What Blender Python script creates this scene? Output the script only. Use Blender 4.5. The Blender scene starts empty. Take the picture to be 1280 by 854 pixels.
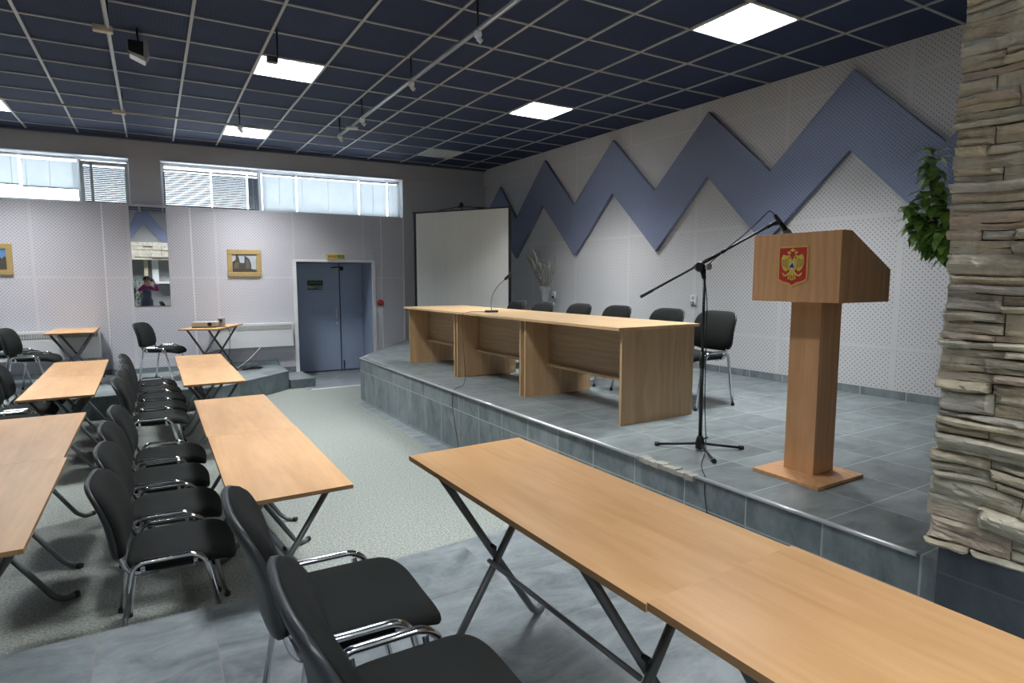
import bpy, bmesh, math, random
from math import sin, cos, pi, radians, atan, sqrt
from mathutils import Vector, Matrix, noise

random.seed(7)
SC = bpy.context.scene
COL = SC.collection

# ------------------------------------------------------------------ node helpers
class NT:
    def __init__(s, name):
        s.m = bpy.data.materials.new(name); s.m.use_nodes = True
        s.t = s.m.node_tree; s.t.nodes.clear()
        s.out = s.n('ShaderNodeOutputMaterial')
    def n(s, typ, **kw):
        x = s.t.nodes.new(typ)
        for k, v in kw.items(): setattr(x, k, v)
        return x
    def link(s, a, b): s.t.links.new(a, b)
    def val(s, sock, v):
        if hasattr(v, 'is_output') or isinstance(v, bpy.types.NodeSocket): s.link(v, sock)
        else: sock.default_value = v
    def math(s, op, a, b=0.0, c=None):
        x = s.n('ShaderNodeMath', operation=op)
        s.val(x.inputs[0], a); s.val(x.inputs[1], b)
        if c is not None: s.val(x.inputs[2], c)
        return x.outputs[0]
    def mix(s, f, a, b):
        x = s.n('ShaderNodeMix', data_type='RGBA')
        s.val(x.inputs[0], f); s.val(x.inputs[6], a); s.val(x.inputs[7], b)
        return x.outputs[2]
    def ramp(s, f, stops):
        x = s.n('ShaderNodeValToRGB'); e = x.color_ramp.elements
        while len(e) < len(stops): e.new(0.5)
        for i, (p, c) in enumerate(stops): e[i].position = p; e[i].color = c
        s.val(x.inputs[0], f); return x.outputs[0]
    def pos(s):
        g = s.n('ShaderNodeNewGeometry'); x = s.n('ShaderNodeSeparateXYZ'); s.link(g.outputs['Position'], x.inputs[0])
        return g.outputs['Position'], x.outputs[0], x.outputs[1], x.outputs[2]
    def obj(s):
        g = s.n('ShaderNodeTexCoord'); x = s.n('ShaderNodeSeparateXYZ'); s.link(g.outputs['Object'], x.inputs[0])
        return g.outputs['Object'], x.outputs[0], x.outputs[1], x.outputs[2]
    def vec(s, x, y, z):
        c = s.n('ShaderNodeCombineXYZ'); s.val(c.inputs[0], x); s.val(c.inputs[1], y); s.val(c.inputs[2], z); return c.outputs[0]
    def noise(s, v, scale, detail=3, rough=.55, dist=0.):
        x = s.n('ShaderNodeTexNoise'); s.val(x.inputs['Vector'], v)
        x.inputs['Scale'].default_value = scale; x.inputs['Detail'].default_value = detail
        x.inputs['Roughness'].default_value = rough; x.inputs['Distortion'].default_value = dist
        return x.outputs[0]
    def bump(s, h, strength=.3, dist=.01):
        b = s.n('ShaderNodeBump'); b.inputs['Strength'].default_value = strength; b.inputs['Distance'].default_value = dist
        s.link(h, b.inputs['Height']); return b.outputs[0]
    def bsdf(s, color, rough=.5, metal=0., normal=None, spec=.5, **kw):
        b = s.n('ShaderNodeBsdfPrincipled')
        s.val(b.inputs['Base Color'], color); s.val(b.inputs['Roughness'], rough); s.val(b.inputs['Metallic'], metal)
        b.inputs['Specular IOR Level'].default_value = spec
        if normal is not None: s.link(normal, b.inputs['Normal'])
        for k, v in kw.items(): s.val(b.inputs[k], v)
        s.link(b.outputs[0], s.out.inputs[0]); return b

def C(r, g, b): return (r, g, b, 1.0)

def plain(name, c, rough=.5, metal=0., spec=.5, var=.06):
    t = NT(name); v, *_ = t.obj()
    f = t.noise(v, 9.0, 2)
    c2 = C(*(max(0, x*(1-var*2)) for x in c[:3]))
    t.bsdf(t.mix(f, c, c2), rough, metal, spec=spec)
    return t.m

def wood(name, c1, c2, axis='y', rough=.38, scale=1.0):
    t = NT(name); v, x, y, z = t.obj()
    a = {'x': t.vec(t.math('MULTIPLY', x, .06), y, z), 'y': t.vec(x, t.math('MULTIPLY', y, .06), z),
         'z': t.vec(x, y, t.math('MULTIPLY', z, .06))}[axis]
    big = t.noise(a, 9*scale, 3, .5, 1.2)
    fine = t.noise(a, 95*scale, 2, .6)
    b2 = {'x': t.vec(t.math('MULTIPLY', x, .35), y, z), 'y': t.vec(x, t.math('MULTIPLY', y, .35), z),
          'z': t.vec(x, y, t.math('MULTIPLY', z, .35))}[axis]
    w = t.n('ShaderNodeTexWave', wave_type='RINGS', rings_direction={'x': 'X', 'y': 'Y', 'z': 'Z'}[axis])
    t.link(b2, w.inputs[0]); w.inputs['Scale'].default_value = 7*scale; w.inputs['Distortion'].default_value = 6.0
    w.inputs['Detail'].default_value = 2.0
    f = t.math('ADD', t.math('MULTIPLY', big, .75), t.math('ADD', t.math('MULTIPLY', fine, .22), t.math('MULTIPLY', w.outputs[0], .16)))
    col = t.ramp(f, [(.34, c2), (.78, c1)])
    t.bsdf(col, rough, 0, t.bump(fine, .04, .002))
    return t.m

def perf(name, base, hole, axis, p=.048, rad=.0085, seam_u=1.2, u0=0., seam_v=1.26, v0=0.):
    """painted panels drilled with a staggered lattice of holes"""
    t = NT(name); v, x, y, z = t.pos()
    u = {'x': x, 'y': y}[axis]
    def lattice(off):
        a = t.math('SUBTRACT', t.math('FRACT', t.math('ADD', t.math('DIVIDE', u, p), off)), .5)
        b = t.math('SUBTRACT', t.math('FRACT', t.math('ADD', t.math('DIVIDE', z, p), off)), .5)
        d = t.math('SQRT', t.math('ADD', t.math('MULTIPLY', a, a), t.math('MULTIPLY', b, b)))
        return t.math('LESS_THAN', d, rad/p)
    h = t.math('MAXIMUM', lattice(.0), lattice(.5))
    def clear(c, per, o, w):
        f = t.math('MULTIPLY', t.math('FRACT', t.math('DIVIDE', t.math('ADD', c, 50*per-o), per)), per)
        return t.math('GREATER_THAN', f, w), t.math('LESS_THAN', f, .004)
    c1, l1 = clear(u, seam_u, u0, .05); c2, l2 = clear(z, seam_v, v0, .045)
    h = t.math('MULTIPLY', h, t.math('MULTIPLY', c1, c2))
    blot = t.noise(v, 1.3, 2)
    b2 = C(*(q*.93 for q in base[:3]))
    col = t.mix(h, t.mix(blot, base, b2), hole)
    col = t.mix(t.math('MULTIPLY', t.math('MAXIMUM', l1, l2), .35), col, hole)
    t.bsdf(col, .75, 0, spec=.25)
    return t.m

def slate(name, au, av, size, u0, v0, c1, c2, grout, rough=.42, gw=.006):
    t = NT(name); v, x, y, z = t.pos(); ax = {'x': x, 'y': y, 'z': z}
    def g(c, o):
        s = t.math('DIVIDE', t.math('ADD', c, 40*size-o), size)
        f = t.math('FRACT', s); k = t.math('FLOOR', s)
        e = t.math('LESS_THAN', t.math('MINIMUM', f, t.math('SUBTRACT', 1.0, f)), gw/2/size)
        return e, k
    e1, k1 = g(ax[au], u0); e2, k2 = g(ax[av], v0)
    line = t.math('MAXIMUM', e1, e2)
    wn = t.n('ShaderNodeTexWhiteNoise', noise_dimensions='2D'); t.link(t.vec(k1, k2, 0.), wn.inputs['Vector'])
    sv = t.n('ShaderNodeVectorMath', operation='ADD'); t.link(v, sv.inputs[0])
    t.link(t.vec(t.math('MULTIPLY', wn.outputs[0], 7.), 0., t.math('MULTIPLY', wn.outputs[0], 3.)), sv.inputs[1])
    st = t.n('ShaderNodeVectorMath', operation='MULTIPLY'); t.link(sv.outputs[0], st.inputs[0]); st.inputs[1].default_value = (1.0, 1.7, 1.0)
    n1 = t.noise(st.outputs[0], 3.2, 6, .62, .9); n2 = t.noise(st.outputs[0], 22, 4, .6, .5)
    f = t.math('ADD', t.math('ADD', t.math('MULTIPLY', n1, .9), t.math('MULTIPLY', n2, .25)), t.math('MULTIPLY', wn.outputs[0], .14))
    col = t.ramp(f, [(.42, c2), (.62, tuple((a+b)/2 for a, b in zip(c1, c2))), (.82, c1)])
    col = t.mix(t.math('MULTIPLY', line, .8), col, grout)
    t.bsdf(col, t.math('ADD', t.math('MULTIPLY', n2, .2), rough-.1), 0, t.bump(t.math('SUBTRACT', f, t.math('MULTIPLY', line, .5)), .22, .006))
    return t.m

# ------------------------------------------------------------------ materials
M = {}
M['ceil_paint'] = None
def build_materials():
    # ceiling tile : navy acoustic tile, tiny perforations
    t = NT('blue acoustic ceiling tile'); v, x, y, z = t.pos()
    a = t.math('SUBTRACT', t.math('FRACT', t.math('DIVIDE', x, .03)), .5); b = t.math('SUBTRACT', t.math('FRACT', t.math('DIVIDE', y, .03)), .5)
    d = t.math('LESS_THAN', t.math('ADD', t.math('MULTIPLY', a, a), t.math('MULTIPLY', b, b)), .03)
    n = t.noise(v, 60, 2)
    col = t.mix(n, C(.033, .046, .098), C(.023, .033, .071))
    t.bsdf(t.mix(d, col, C(.012, .015, .03)), .8, spec=.2); M['ceiling'] = t.m
    M['grid'] = plain('painted ceiling grid bar', C(.38, .38, .37), .5)
    M['wall_r'] = perf('perforated panel right wall', C(.62, .615, .615), C(.31, .32, .37), 'y', rad=.0075, u0=4.155, v0=1.08)
    M['wall_b'] = perf('perforated panel back wall', C(.62, .615, .655), C(.36, .36, .42), 'x', u0=.9, v0=.5)
    M['zig'] = perf('perforated blue acoustic panel', C(.185, .212, .30), C(.09, .107, .17), 'y', p=.04, rad=.0068, seam_u=40., seam_v=40.)
    M['zigx'] = perf('perforated blue acoustic panel rear', C(.185, .205, .325), C(.085, .10, .18), 'x', p=.04, rad=.006, seam_u=40., seam_v=40.)
    M['plaster'] = plain('grey painted plaster', C(.47, .465, .475), .8, spec=.2, var=.03)
    M['plaster_dark'] = plain('dark grey plaster', C(.30, .31, .32), .8, spec=.2, var=.03)
    M['white'] = plain('white paint', C(.78, .78, .80), .45, var=.02)
    M['white_metal'] = plain('white enamel', C(.72, .73, .74), .35, var=.02)
    M['cream'] = plain('cream paint', C(.62, .55, .40), .5, var=.04)
    M['grille'] = plain('grey grille', C(.36, .36, .34), .5)
    M['door'] = plain('blue grey door paint', C(.33, .40, .53), .42, var=.04)
    M['door_dark'] = plain('dark blue rubber', C(.05, .07, .11), .6)
    M['stage'] = slate('slate stage floor', 'x', 'y', .42, 2.635, 1.162, C(.215, .245, .25), C(.075, .095, .10), C(.34, .42, .40), .40, gw=.008)
    M['riser'] = slate('slate stage riser', 'y', 'z', .42, 1.162, .02, C(.235, .27, .28), C(.085, .11, .12), C(.42, .45, .45), .45, gw=.009)
    M['riserx'] = slate('slate platform riser', 'x', 'z', .42, .15, -.13, C(.20, .25, .27), C(.075, .10, .11), C(.25, .28, .28), .45)
    M['plat'] = slate('slate front platform', 'x', 'y', .42, .15, 2.44, C(.26, .295, .31), C(.075, .097, .11), C(.24, .225, .215), .38, gw=.006)
    M['plat2'] = slate('slate rear platform', 'x', 'y', .42, .15, 9.0, C(.24, .27, .28), C(.10, .125, .13), C(.28, .30, .30), .40)
    M['plinth'] = slate('dark slate plinth', 'y', 'z', .62, 1.15, -.02, C(.07, .086, .10), C(.02, .028, .036), C(.10, .115, .115), .45)
    # speckled vinyl floor
    t = NT('speckled grey green vinyl floor'); v, *_ = t.pos()
    n1 = t.noise(v, 190, 2, .7); n2 = t.noise(v, 1.6, 3); n3 = t.noise(v, 70, 2)
    f = t.math('ADD', t.math('MULTIPLY', n1, .6), t.math('MULTIPLY', n3, .4))
    col = t.ramp(f, [(.38, C(.055, .068, .06)), (.50, C(.21, .235, .215)), (.62, C(.44, .46, .42))])
    t.bsdf(t.mix(t.math('MULTIPLY', n2, .3), col, C(.165, .18, .168)), .5, 0, t.bump(n1, .05, .002)); M['floor'] = t.m
    M['nosing'] = plain('aluminium nosing', C(.62, .63, .64), .32, .6, var=.03)
    M['cement'] = plain('broken cement', C(.36, .35, .30), .9)
    M['table'] = wood('beech laminate table top', C(.66, .40, .20), C(.50, .28, .118), 'y', .31)
    M['edge'] = plain('beech edge band', C(.36, .21, .095), .5)
    M['desk'] = wood('oak laminate desk', C(.60, .40, .22), C(.44, .28, .145), 'z', .42)
    M['desktop'] = wood('oak laminate desk top', C(.66, .46, .255), C(.52, .335, .165), 'y', .36)
    M['deskx'] = wood('oak laminate across', C(.50, .35, .215), C(.38, .255, .15), 'y', .42)
    M['podium'] = wood('alder laminate', C(.64, .36, .175), C(.48, .25, .11), 'z', .38)
    M['leg'] = plain('grey enamelled tube', C(.15, .165, .175), .35, .3)
    M['chrome'] = plain('chrome', C(.72, .73, .77), .10, 1.0, var=.01)
    M['fabric'] = None
    t = NT('black woven fabric'); v, x, y, z = t.obj()
    n = t.noise(v, 420, 2, .6)
    t.bsdf(t.mix(n, C(.006, .007, .007), C(.017, .019, .018)), .92, 0, t.bump(n, .25, .002), spec=.15); M['fabric'] = t.m
    M['shell'] = plain('charcoal plastic shell', C(.022, .026, .030), .42)
    M['rubber'] = plain('black rubber', C(.012, .012, .013), .6)
    M['black'] = plain('black metal', C(.012, .013, .015), .38, .2)
    M['grey_plastic'] = plain('grey plastic', C(.30, .31, .33), .4)
    # stone
    t = NT('ledge stone'); v, x, y, z = t.pos()
    at = t.n('ShaderNodeAttribute', attribute_name='tint'); 
    n1 = t.noise(v, 9, 6, .65, .6); n2 = t.noise(v, 60, 5, .7)
    st = t.n('ShaderNodeVectorMath', operation='MULTIPLY'); t.link(v, st.inputs[0]); st.inputs[1].default_value = (1, 1, 4)
    n3 = t.noise(st.outputs[0], 14, 4, .6)
    c0 = t.ramp(n1, [(.3, C(.47, .44, .375)), (.5, C(.68, .64, .555)), (.7, C(.82, .79, .70))])
    c0 = t.mix(t.math('MULTIPLY', n3, .28), c0, C(.36, .30, .25))
    c1 = t.n('ShaderNodeMix', data_type='RGBA', blend_type='MULTIPLY'); c1.inputs[0].default_value = 1.0
    t.link(c0, c1.inputs[6]); t.link(at.outputs['Color'], c1.inputs[7])
    h = t.math('ADD', t.math('MULTIPLY', n2, .5), n3)
    t.bsdf(c1.outputs[2], .9, 0, t.bump(h, .9, .014), spec=.2); M['stone'] = t.m
    M['mortar'] = plain('shadowed mortar', C(.085, .078, .065), .95)
    # leaf
    t = NT('green leaf'); v, *_ = t.obj(); n = t.noise(v, 14, 3)
    t.bsdf(t.ramp(n, [(.35, C(.08, .20, .035)), (.65, C(.28, .50, .11))]), .35); M['leaf'] = t.m
    t = NT('dark green leaf'); v, *_ = t.obj(); n = t.noise(v, 8, 3)
    t.bsdf(t.ramp(n, [(.35, C(.03, .07, .025)), (.65, C(.09, .19, .06))]), .4); M['leaf2'] = t.m
    M['twig'] = plain('dry twig', C(.15, .14, .115), .8)
    M['dryflower'] = plain('dry seed heads', C(.30, .285, .24), .9)
    M['soil'] = plain('terracotta', C(.35, .16, .08), .8)
    # mirror
    t = NT('silvered mirror'); g = t.n('ShaderNodeBsdfGlossy'); v, *_ = t.obj(); n = t.noise(v, 2, 1)
    t.link(t.mix(n, C(.80, .83, .83), C(.82, .85, .85)), g.inputs['Color']); g.inputs['Roughness'].default_value = .0
    t.link(g.outputs[0], t.out.inputs[0]); M['mirror'] = t.m
    # window glass : thin pane
    t = NT('window glass'); tr = t.n('ShaderNodeBsdfTransparent'); gl = t.n('ShaderNodeBsdfGlossy'); gl.inputs['Roughness'].default_value = .02
    v, *_ = t.obj(); n = t.noise(v, 1.5, 1)
    t.link(t.mix(n, C(.88, .93, .95), C(.92, .96, .97)), tr.inputs[0])
    fr = t.n('ShaderNodeFresnel'); fr.inputs[0].default_value = 1.35
    mx = t.n('ShaderNodeMixShader'); t.link(fr.outputs[0], mx.inputs[0]); t.link(tr.outputs[0], mx.inputs[1]); t.link(gl.outputs[0], mx.inputs[2])
    t.link(mx.outputs[0], t.out.inputs[0]); M['glass'] = t.m
    # blinds
    def blind(name, c, tr):
        t = NT(name); v, *_ = t.obj(); n = t.noise(v, 6, 2)
        col = t.mix(n, c, C(*(q*.85 for q in c[:3])))
        d = t.n('ShaderNodeBsdfDiffuse'); tl = t.n('ShaderNodeBsdfTranslucent'); t.link(col, d.inputs[0]); t.link(col, tl.inputs[0])
        mx = t.n('ShaderNodeMixShader'); mx.inputs[0].default_value = tr
        t.link(d.outputs[0], mx.inputs[1]); t.link(tl.outputs[0], mx.inputs[2]); t.link(mx.outputs[0], t.out.inputs[0]); return t.m
    M['blind'] = blind('pale blind slat', C(.62, .64, .66), .30)
    M['blind_dark'] = blind('grey blind slat', C(.15, .165, .19), .08)
    # vase glass
    t = NT('clear vase glass'); b = t.bsdf(C(.62, .66, .66), .06, 0); b.inputs['Transmission Weight'].default_value = .5
    b.inputs['Alpha'].default_value = .5; M['vase'] = t.m
    # light diffuser
    t = NT('lit fluorescent panel'); v, x, y, z = t.obj()
    f = t.math('FRACT', t.math('ADD', t.math('DIVIDE', x, .145), .5)); g2 = t.math('ABSOLUTE', t.math('SUBTRACT', f, .5))
    tube = t.math('LESS_THAN', g2, .2)
    e = t.n('ShaderNodeEmission'); t.link(t.mix(tube, C(.93, .97, 1), C(1, 1, 1)), e.inputs[0])
    t.link(t.math('ADD', t.math('MULTIPLY', tube, PANEL*.9), PANEL*.55), e.inputs[1]); t.link(e.outputs[0], t.out.inputs[0]); M['lit'] = t.m
    M['unlit'] = plain('unlit diffuser', C(.50, .51, .46), .6)
    M['louvre'] = plain('polished louvre blade', C(.60, .63, .66), .4, .0, var=.01)
    # screen
    t = NT('matte projection fabric'); v, x, y, z = t.obj()
    n = t.noise(t.vec(t.math('MULTIPLY', x, 9.), y, t.math('MULTIPLY', z, .2)), 1.0, 3)
    t.bsdf(t.mix(n, C(.70, .70, .655), C(.60, .61, .585)), .85, spec=.15); M['screen'] = t.m
    M['gold'] = plain('gold frame', C(.50, .36, .15), .45, .25)
    M['red'] = plain('red enamel', C(.50, .02, .025), .4)
    M['redalarm'] = plain('red alarm plastic', C(.38, .03, .03), .4)
    M['yellow'] = plain('yellow enamel', C(.72, .46, .09), .4)
    M['eagle'] = plain('gold eagle', C(.70, .52, .08), .4)
    M['brown'] = plain('dark brown line', C(.08, .05, .02), .5)
    M['silver'] = plain('silver enamel', C(.55, .55, .62), .3)
    M['sign'] = plain('dark green sign', C(.012, .045, .025), .4)
    M['signwhite'] = plain('sign white', C(.75, .8, .76), .5)
    M['signyellow'] = plain('sign yellow', C(.70, .50, .10), .4)
    M['signgreen'] = plain('sign green', C(.12, .22, .06), .5)
    M['sky'] = plain('painted sky', C(.50, .56, .62), .7, var=.15)
    M['skyblue'] = plain('painted blue sky', C(.13, .32, .62), .7, var=.15)
    M['rock'] = plain('painted rock', C(.075, .062, .05), .7, var=.3)
    M['rock2'] = plain('painted light rock', C(.16, .13, .10), .7, var=.3)
    M['field'] = plain('painted ochre field', C(.35, .16, .05), .7, var=.25)
    M['skin'] = plain('skin', C(.55, .33, .23), .5)
    M['jacket'] = plain('magenta jacket', C(.30, .045, .20), .8)
    M['jeans'] = plain('grey blue trousers', C(.10, .13, .18), .85)
    M['hair'] = plain('dark hair', C(.012, .009, .008), .5)
    M['eye'] = plain('eye', C(.7, .7, .7), .2)
    M['lip'] = plain('lips', C(.40, .12, .10), .5)

PANEL = 185.0
build_materials()

# ------------------------------------------------------------------ mesh helpers
def B(): return bmesh.new()

def box(bm, x0, x1, y0, y1, z0, z1, mat=0, bevel=0.0):
    vs = [bm.verts.new((x, y, z)) for z in (z0, z1) for y in (y0, y1) for x in (x0, x1)]
    fs = []
    for f in ((0, 2, 3, 1), (4, 5, 7, 6), (0, 1, 5, 4), (2, 6, 7, 3), (0, 4, 6, 2), (1, 3, 7, 5)):
        q = bm.faces.new([vs[i] for i in f]); q.material_index = mat; fs.append(q)
    if bevel:
        es = list({e for f in fs for e in f.edges})
        bmesh.ops.bevel(bm, geom=es, offset=bevel, segments=2, profile=.6, affect='EDGES')
    return vs

def prism(bm, pts, z0, z1, mat=0):
    """polygon in XY extruded in z (counter-clockwise)"""
    a = [bm.verts.new((p[0], p[1], z0)) for p in pts]; b = [bm.verts.new((p[0], p[1], z1)) for p in pts]
    n = len(pts)
    for f in ([a[::-1]] + [b] + [[a[i], a[(i+1) % n], b[(i+1) % n], b[i]] for i in range(n)]):
        q = bm.faces.new(f); q.material_index = mat
    return a + b

def prism_map(bm, pts, fn, d0, d1):
    """polygon (u,v) extruded in depth; fn(u,v,d)->xyz"""
    a = [bm.verts.new(fn(u, v, d0)) for u, v in pts]; b = [bm.verts.new(fn(u, v, d1)) for u, v in pts]
    n = len(pts)
    fs = [bm.faces.new(a[::-1]), bm.faces.new(b)]
    for i in range(n): bm.faces.new([a[i], a[(i+1) % n], b[(i+1) % n], b[i]])
    return fs

def fillet(pts, r, n=6):
    pts = [Vector(p) for p in pts]; out = [pts[0]]
    for i in range(1, len(pts)-1):
        p, a, b = pts[i], pts[i-1], pts[i+1]
        da, db = (a-p), (b-p); rr = min(r, da.length*.48, db.length*.48)
        s, e = p+da.normalized()*rr, p+db.normalized()*rr
        for k in range(n+1):
            t = k/n; out.append(s*(1-t)**2 + p*2*t*(1-t) + e*t*t)
    out.append(pts[-1]); return out

def tube(bm, pts, r, seg=10, rx=None, cap=True):
    pts = [Vector(p) for p in pts]; n = len(pts); rings = []
    nrm = None
    for i, p in enumerate(pts):
        t = (pts[min(i+1, n-1)]-pts[max(i-1, 0)]).normalized()
        if nrm is None:
            ref = Vector((0, 0, 1)) if abs(t.z) < .9 else Vector((0, 1, 0))
            nrm = (ref - t*ref.dot(t)).normalized()
        else:
            nrm = (nrm - t*nrm.dot(t)).normalized()
        bi = t.cross(nrm)
        rr = r[i] if isinstance(r, (list, tuple)) else r
        r2 = rr if rx is None else rx
        rings.append([bm.verts.new(p + nrm*rr*cos(2*pi*k/seg) + bi*r2*sin(2*pi*k/seg)) for k in range(seg)])
    for a, b in zip(rings, rings[1:]):
        for k in range(seg):
            f = bm.faces.new([a[k], a[(k+1) % seg], b[(k+1) % seg], b[k]]); f.smooth = True
    if cap: bm.faces.new(rings[0][::-1]); bm.faces.new(rings[-1])

def lathe(bm, prof, seg=24, c=(0, 0, 0)):
    rings = []
    for r, z in prof:
        rings.append([bm.verts.new((c[0]+r*cos(2*pi*k/seg), c[1]+r*sin(2*pi*k/seg), c[2]+z)) for k in range(seg)])
    for a, b in zip(rings, rings[1:]):
        for k in range(seg):
            f = bm.faces.new([a[k], a[(k+1) % seg], b[(k+1) % seg], b[k]]); f.smooth = True
    bm.faces.new(rings[0][::-1]); bm.faces.new(rings[-1])

def ball(bm, c, r, sx=1, sy=1, sz=1, sub=2):
    g = bmesh.ops.create_icosphere(bm, subdivisions=sub, radius=r)
    for v in g['verts']: v.co = Vector((v.co.x*sx, v.co.y*sy, v.co.z*sz)) + Vector(c)
    for v in g['verts']:
        for f in v.link_faces: f.smooth = True

def pad(bm, outline, rings, fn):
    """cushion: rings=[(inset_scale, depth)], outline list of (u,v); fn(u,v,d)->xyz"""
    R = []
    for s, d in rings:
        R.append([bm.verts.new(fn(u*s, v*s, d)) for u, v in outline])
    n = len(outline)
    for a, b in zip(R, R[1:]):
        for k in range(n):
            f = bm.faces.new([a[k], a[(k+1) % n], b[(k+1) % n], b[k]]); f.smooth = True
    for ring, d, flip in ((R[0], rings[0][1], True), (R[-1], rings[-1][1], False)):
        c = bm.verts.new(fn(0, 0, d))
        for k in range(n):
            q = [ring[k], ring[(k+1) % n], c]
            f = bm.faces.new(q[::-1] if flip else q); f.smooth = True

def superoval(w, h, e=4.0, n=40, taper=0.0):
    out = []
    for k in range(n):
        a = 2*pi*k/n; ca, sa = cos(a), sin(a)
        x = abs(ca)**(2/e)*(1 if ca >= 0 else -1)*w/2; y = abs(sa)**(2/e)*(1 if sa >= 0 else -1)*h/2
        out.append((x*(1+taper*y/h), y))
    return out

def mesh_obj(name, bm, mat, parent=None, loc=None, rotz=0.0, recalc=True):
    if recalc: bmesh.ops.recalc_face_normals(bm, faces=bm.faces)
    me = bpy.data.meshes.new(name); bm.to_mesh(me); bm.free()
    for m in (mat if isinstance(mat, (list, tuple)) else [mat]): me.materials.append(m)
    o = bpy.data.objects.new(name, me); COL.objects.link(o)
    if parent: o.parent = parent
    if loc is not None: o.location = loc
    if rotz: o.rotation_euler = (0, 0, rotz)
    return o

def tag(o, label, cat, group=None):
    o['label'] = label; o['category'] = cat
    if group: o['group'] = group
    return o
def struct(name, bm, mat, loc=None, rotz=0.0, label=None):
    o = mesh_obj(name, bm, mat, None, loc, rotz); o['kind'] = 'structure'
    if label: o['label'] = label
    return o
def thing(name, label, cat, loc=(0, 0, 0), rotz=0.0, group=None):
    o = bpy.data.objects.new(name, None); COL.objects.link(o); o.empty_display_size = .1
    o.location = loc; o.rotation_euler = (0, 0, rotz); return tag(o, label, cat, group)
def copy_tree(o, parent=None):
    c = o.copy(); COL.objects.link(c)
    if parent: c.parent = parent
    for ch in [k for k in o.children]: copy_tree(ch, c)
    return c
def dup(proto, first, label, loc, rotz=0.0, group=None, scale=None):
    o = proto if first else copy_tree(proto)
    o.location = loc; o.rotation_euler = (0, 0, rotz); o['label'] = label
    if group: o['group'] = group
    elif 'group' in o: del o['group']
    o.scale = scale or (1, 1, 1)
    return o
def bakemods(o):
    dg = bpy.context.evaluated_depsgraph_get(); me = bpy.data.meshes.new_from_object(o.evaluated_get(dg))
    o.modifiers.clear(); o.data = me
def text_mesh(name, s, size, mat, parent, fn, extrude=.0008):
    cu = bpy.data.curves.new(name, 'FONT'); cu.body = s; cu.size = size; cu.align_x = 'CENTER'; cu.align_y = 'CENTER'; cu.extrude = extrude
    t = bpy.data.objects.new(name+'_tmp', cu); COL.objects.link(t)
    bpy.context.view_layer.update()
    me = bpy.data.meshes.new_from_object(t.evaluated_get(bpy.context.evaluated_depsgraph_get()))
    bpy.data.objects.remove(t); bpy.data.curves.remove(cu)
    for v in me.vertices: v.co = Vector(fn(v.co.x, v.co.y, v.co.z))
    me.materials.clear(); me.materials.append(mat)
    o = bpy.data.objects.new(name, me); COL.objects.link(o); o.parent = parent; return o

# ------------------------------------------------------------------ camera (eye 1.75 m over the low floor)
f_px, vx, vy, H = 748.0, 190.0, 350.0, 1.75
pit = atan((427-vy)/f_px); up = Vector((0, cos(pit), sin(pit)))
d = Vector((vx-640, 427-vy, -f_px)).normalized(); d = (d - up*d.dot(up)).normalized(); xx = d.cross(up)
cam = bpy.data.cameras.new('camera'); cam.sensor_width = 36.0; cam.lens = f_px/1280*36.0; cam.clip_start = .02
co = bpy.data.objects.new('camera', cam); COL.objects.link(co)
co.matrix_world = Matrix.LocRotScale(Vector((0, 0, H)), Matrix((xx, d, up)).to_quaternion(), None)
SC.camera = co
FWD = (Matrix((xx, d, up)) @ Vector((0, 0, -1)))

CZ = 3.91                      # ceiling height
BT = -atan(.0613)              # back wall runs very slightly askew
BO = Vector((0, 11.03, 0))
def bw(u, w, z=0): return Vector((BO.x + u*cos(BT) - w*sin(BT), BO.y + u*sin(BT) + w*cos(BT), z))
def rwx(Y): return 6.02 - .032*(Y-2.7)      # right wall

# ================================================================== SETTING
bm = B(); prism(bm, [(-6.2, -3.2), (6.3, -3.2), (6.3, 12.2), (-6.2, 12.2)], -.1, 0); struct('floor', bm, M['floor'])
bm = B(); prism(bm, [(2.05, 9.76), (3.6, 9.76), (3.6, 11.85), (2.05, 11.85)], 0, .004); struct('floor', bm, M['plat2'], label='tiled entry floor in front of the blue door')
bm = B(); box(bm, 2.1, 2.95, 9.735, 9.765, .0, .012); struct('trim_1', bm, M['white'], label='metal threshold strip across the entry')
bm = B(); prism(bm, [(2.39, 8.50), (2.53, 8.56), (2.58, 5.5), (2.66, 1.2), (2.52, 1.2), (2.44, 4.0), (2.40, 5.5)], 0, .006); struct('floor', bm, M['riser'], label='strip of dark tile along the stage foot')
bm = B(); tube(bm, [(2.39, 8.5, .004), (2.40, 5.5, .004), (2.45, 3.0, .004)], .006, 6); struct('trim_2', bm, M['grid'])

# stage
def platform(name, pts, z1, top, side, label):
    bm = B(); prism(bm, pts, 0.0, z1)
    bm.normal_update(); bmesh.ops.recalc_face_normals(bm, faces=bm.faces)
    for f in bm.faces: f.material_index = 0 if abs(f.normal.z) > .7 else (1 if abs(f.normal.x) > abs(f.normal.y) else 2)
    return struct(name, bm, [top, side, M['riserx']], label=label)
platform('stage', [(2.526, 8.51), (2.663, 1.173), (2.70, -2.98), (6.25, -2.98), (5.95, 11.1), (4.30, 11.1)], .62, M['stage'], M['riser'], 'slate tiled stage along the right wall')
bm = B()
def nose(a, b):
    a, b = Vector(a), Vector(b); tube(bm, [a, b], .012, 8)
nose((2.528, 8.51, .618), (2.617, 2.80, .618)); nose((2.640, 2.34, .618), (2.660, 1.178, .618)); nose((2.526, 8.51, .618), (4.05, 10.72, .618))
struct('trim_3', bm, M['nosing'], label='pale metal nosing on the stage edge')
bm = B(); rng = random.Random(3)
for k in range(14):
    y = 2.34+k*.034; box(bm, 2.607+rng.random()*.012, 2.66+rng.random()*.02, y, y+.036, .585+rng.random()*.01, .617+rng.random()*.012, 0, .004)
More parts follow.
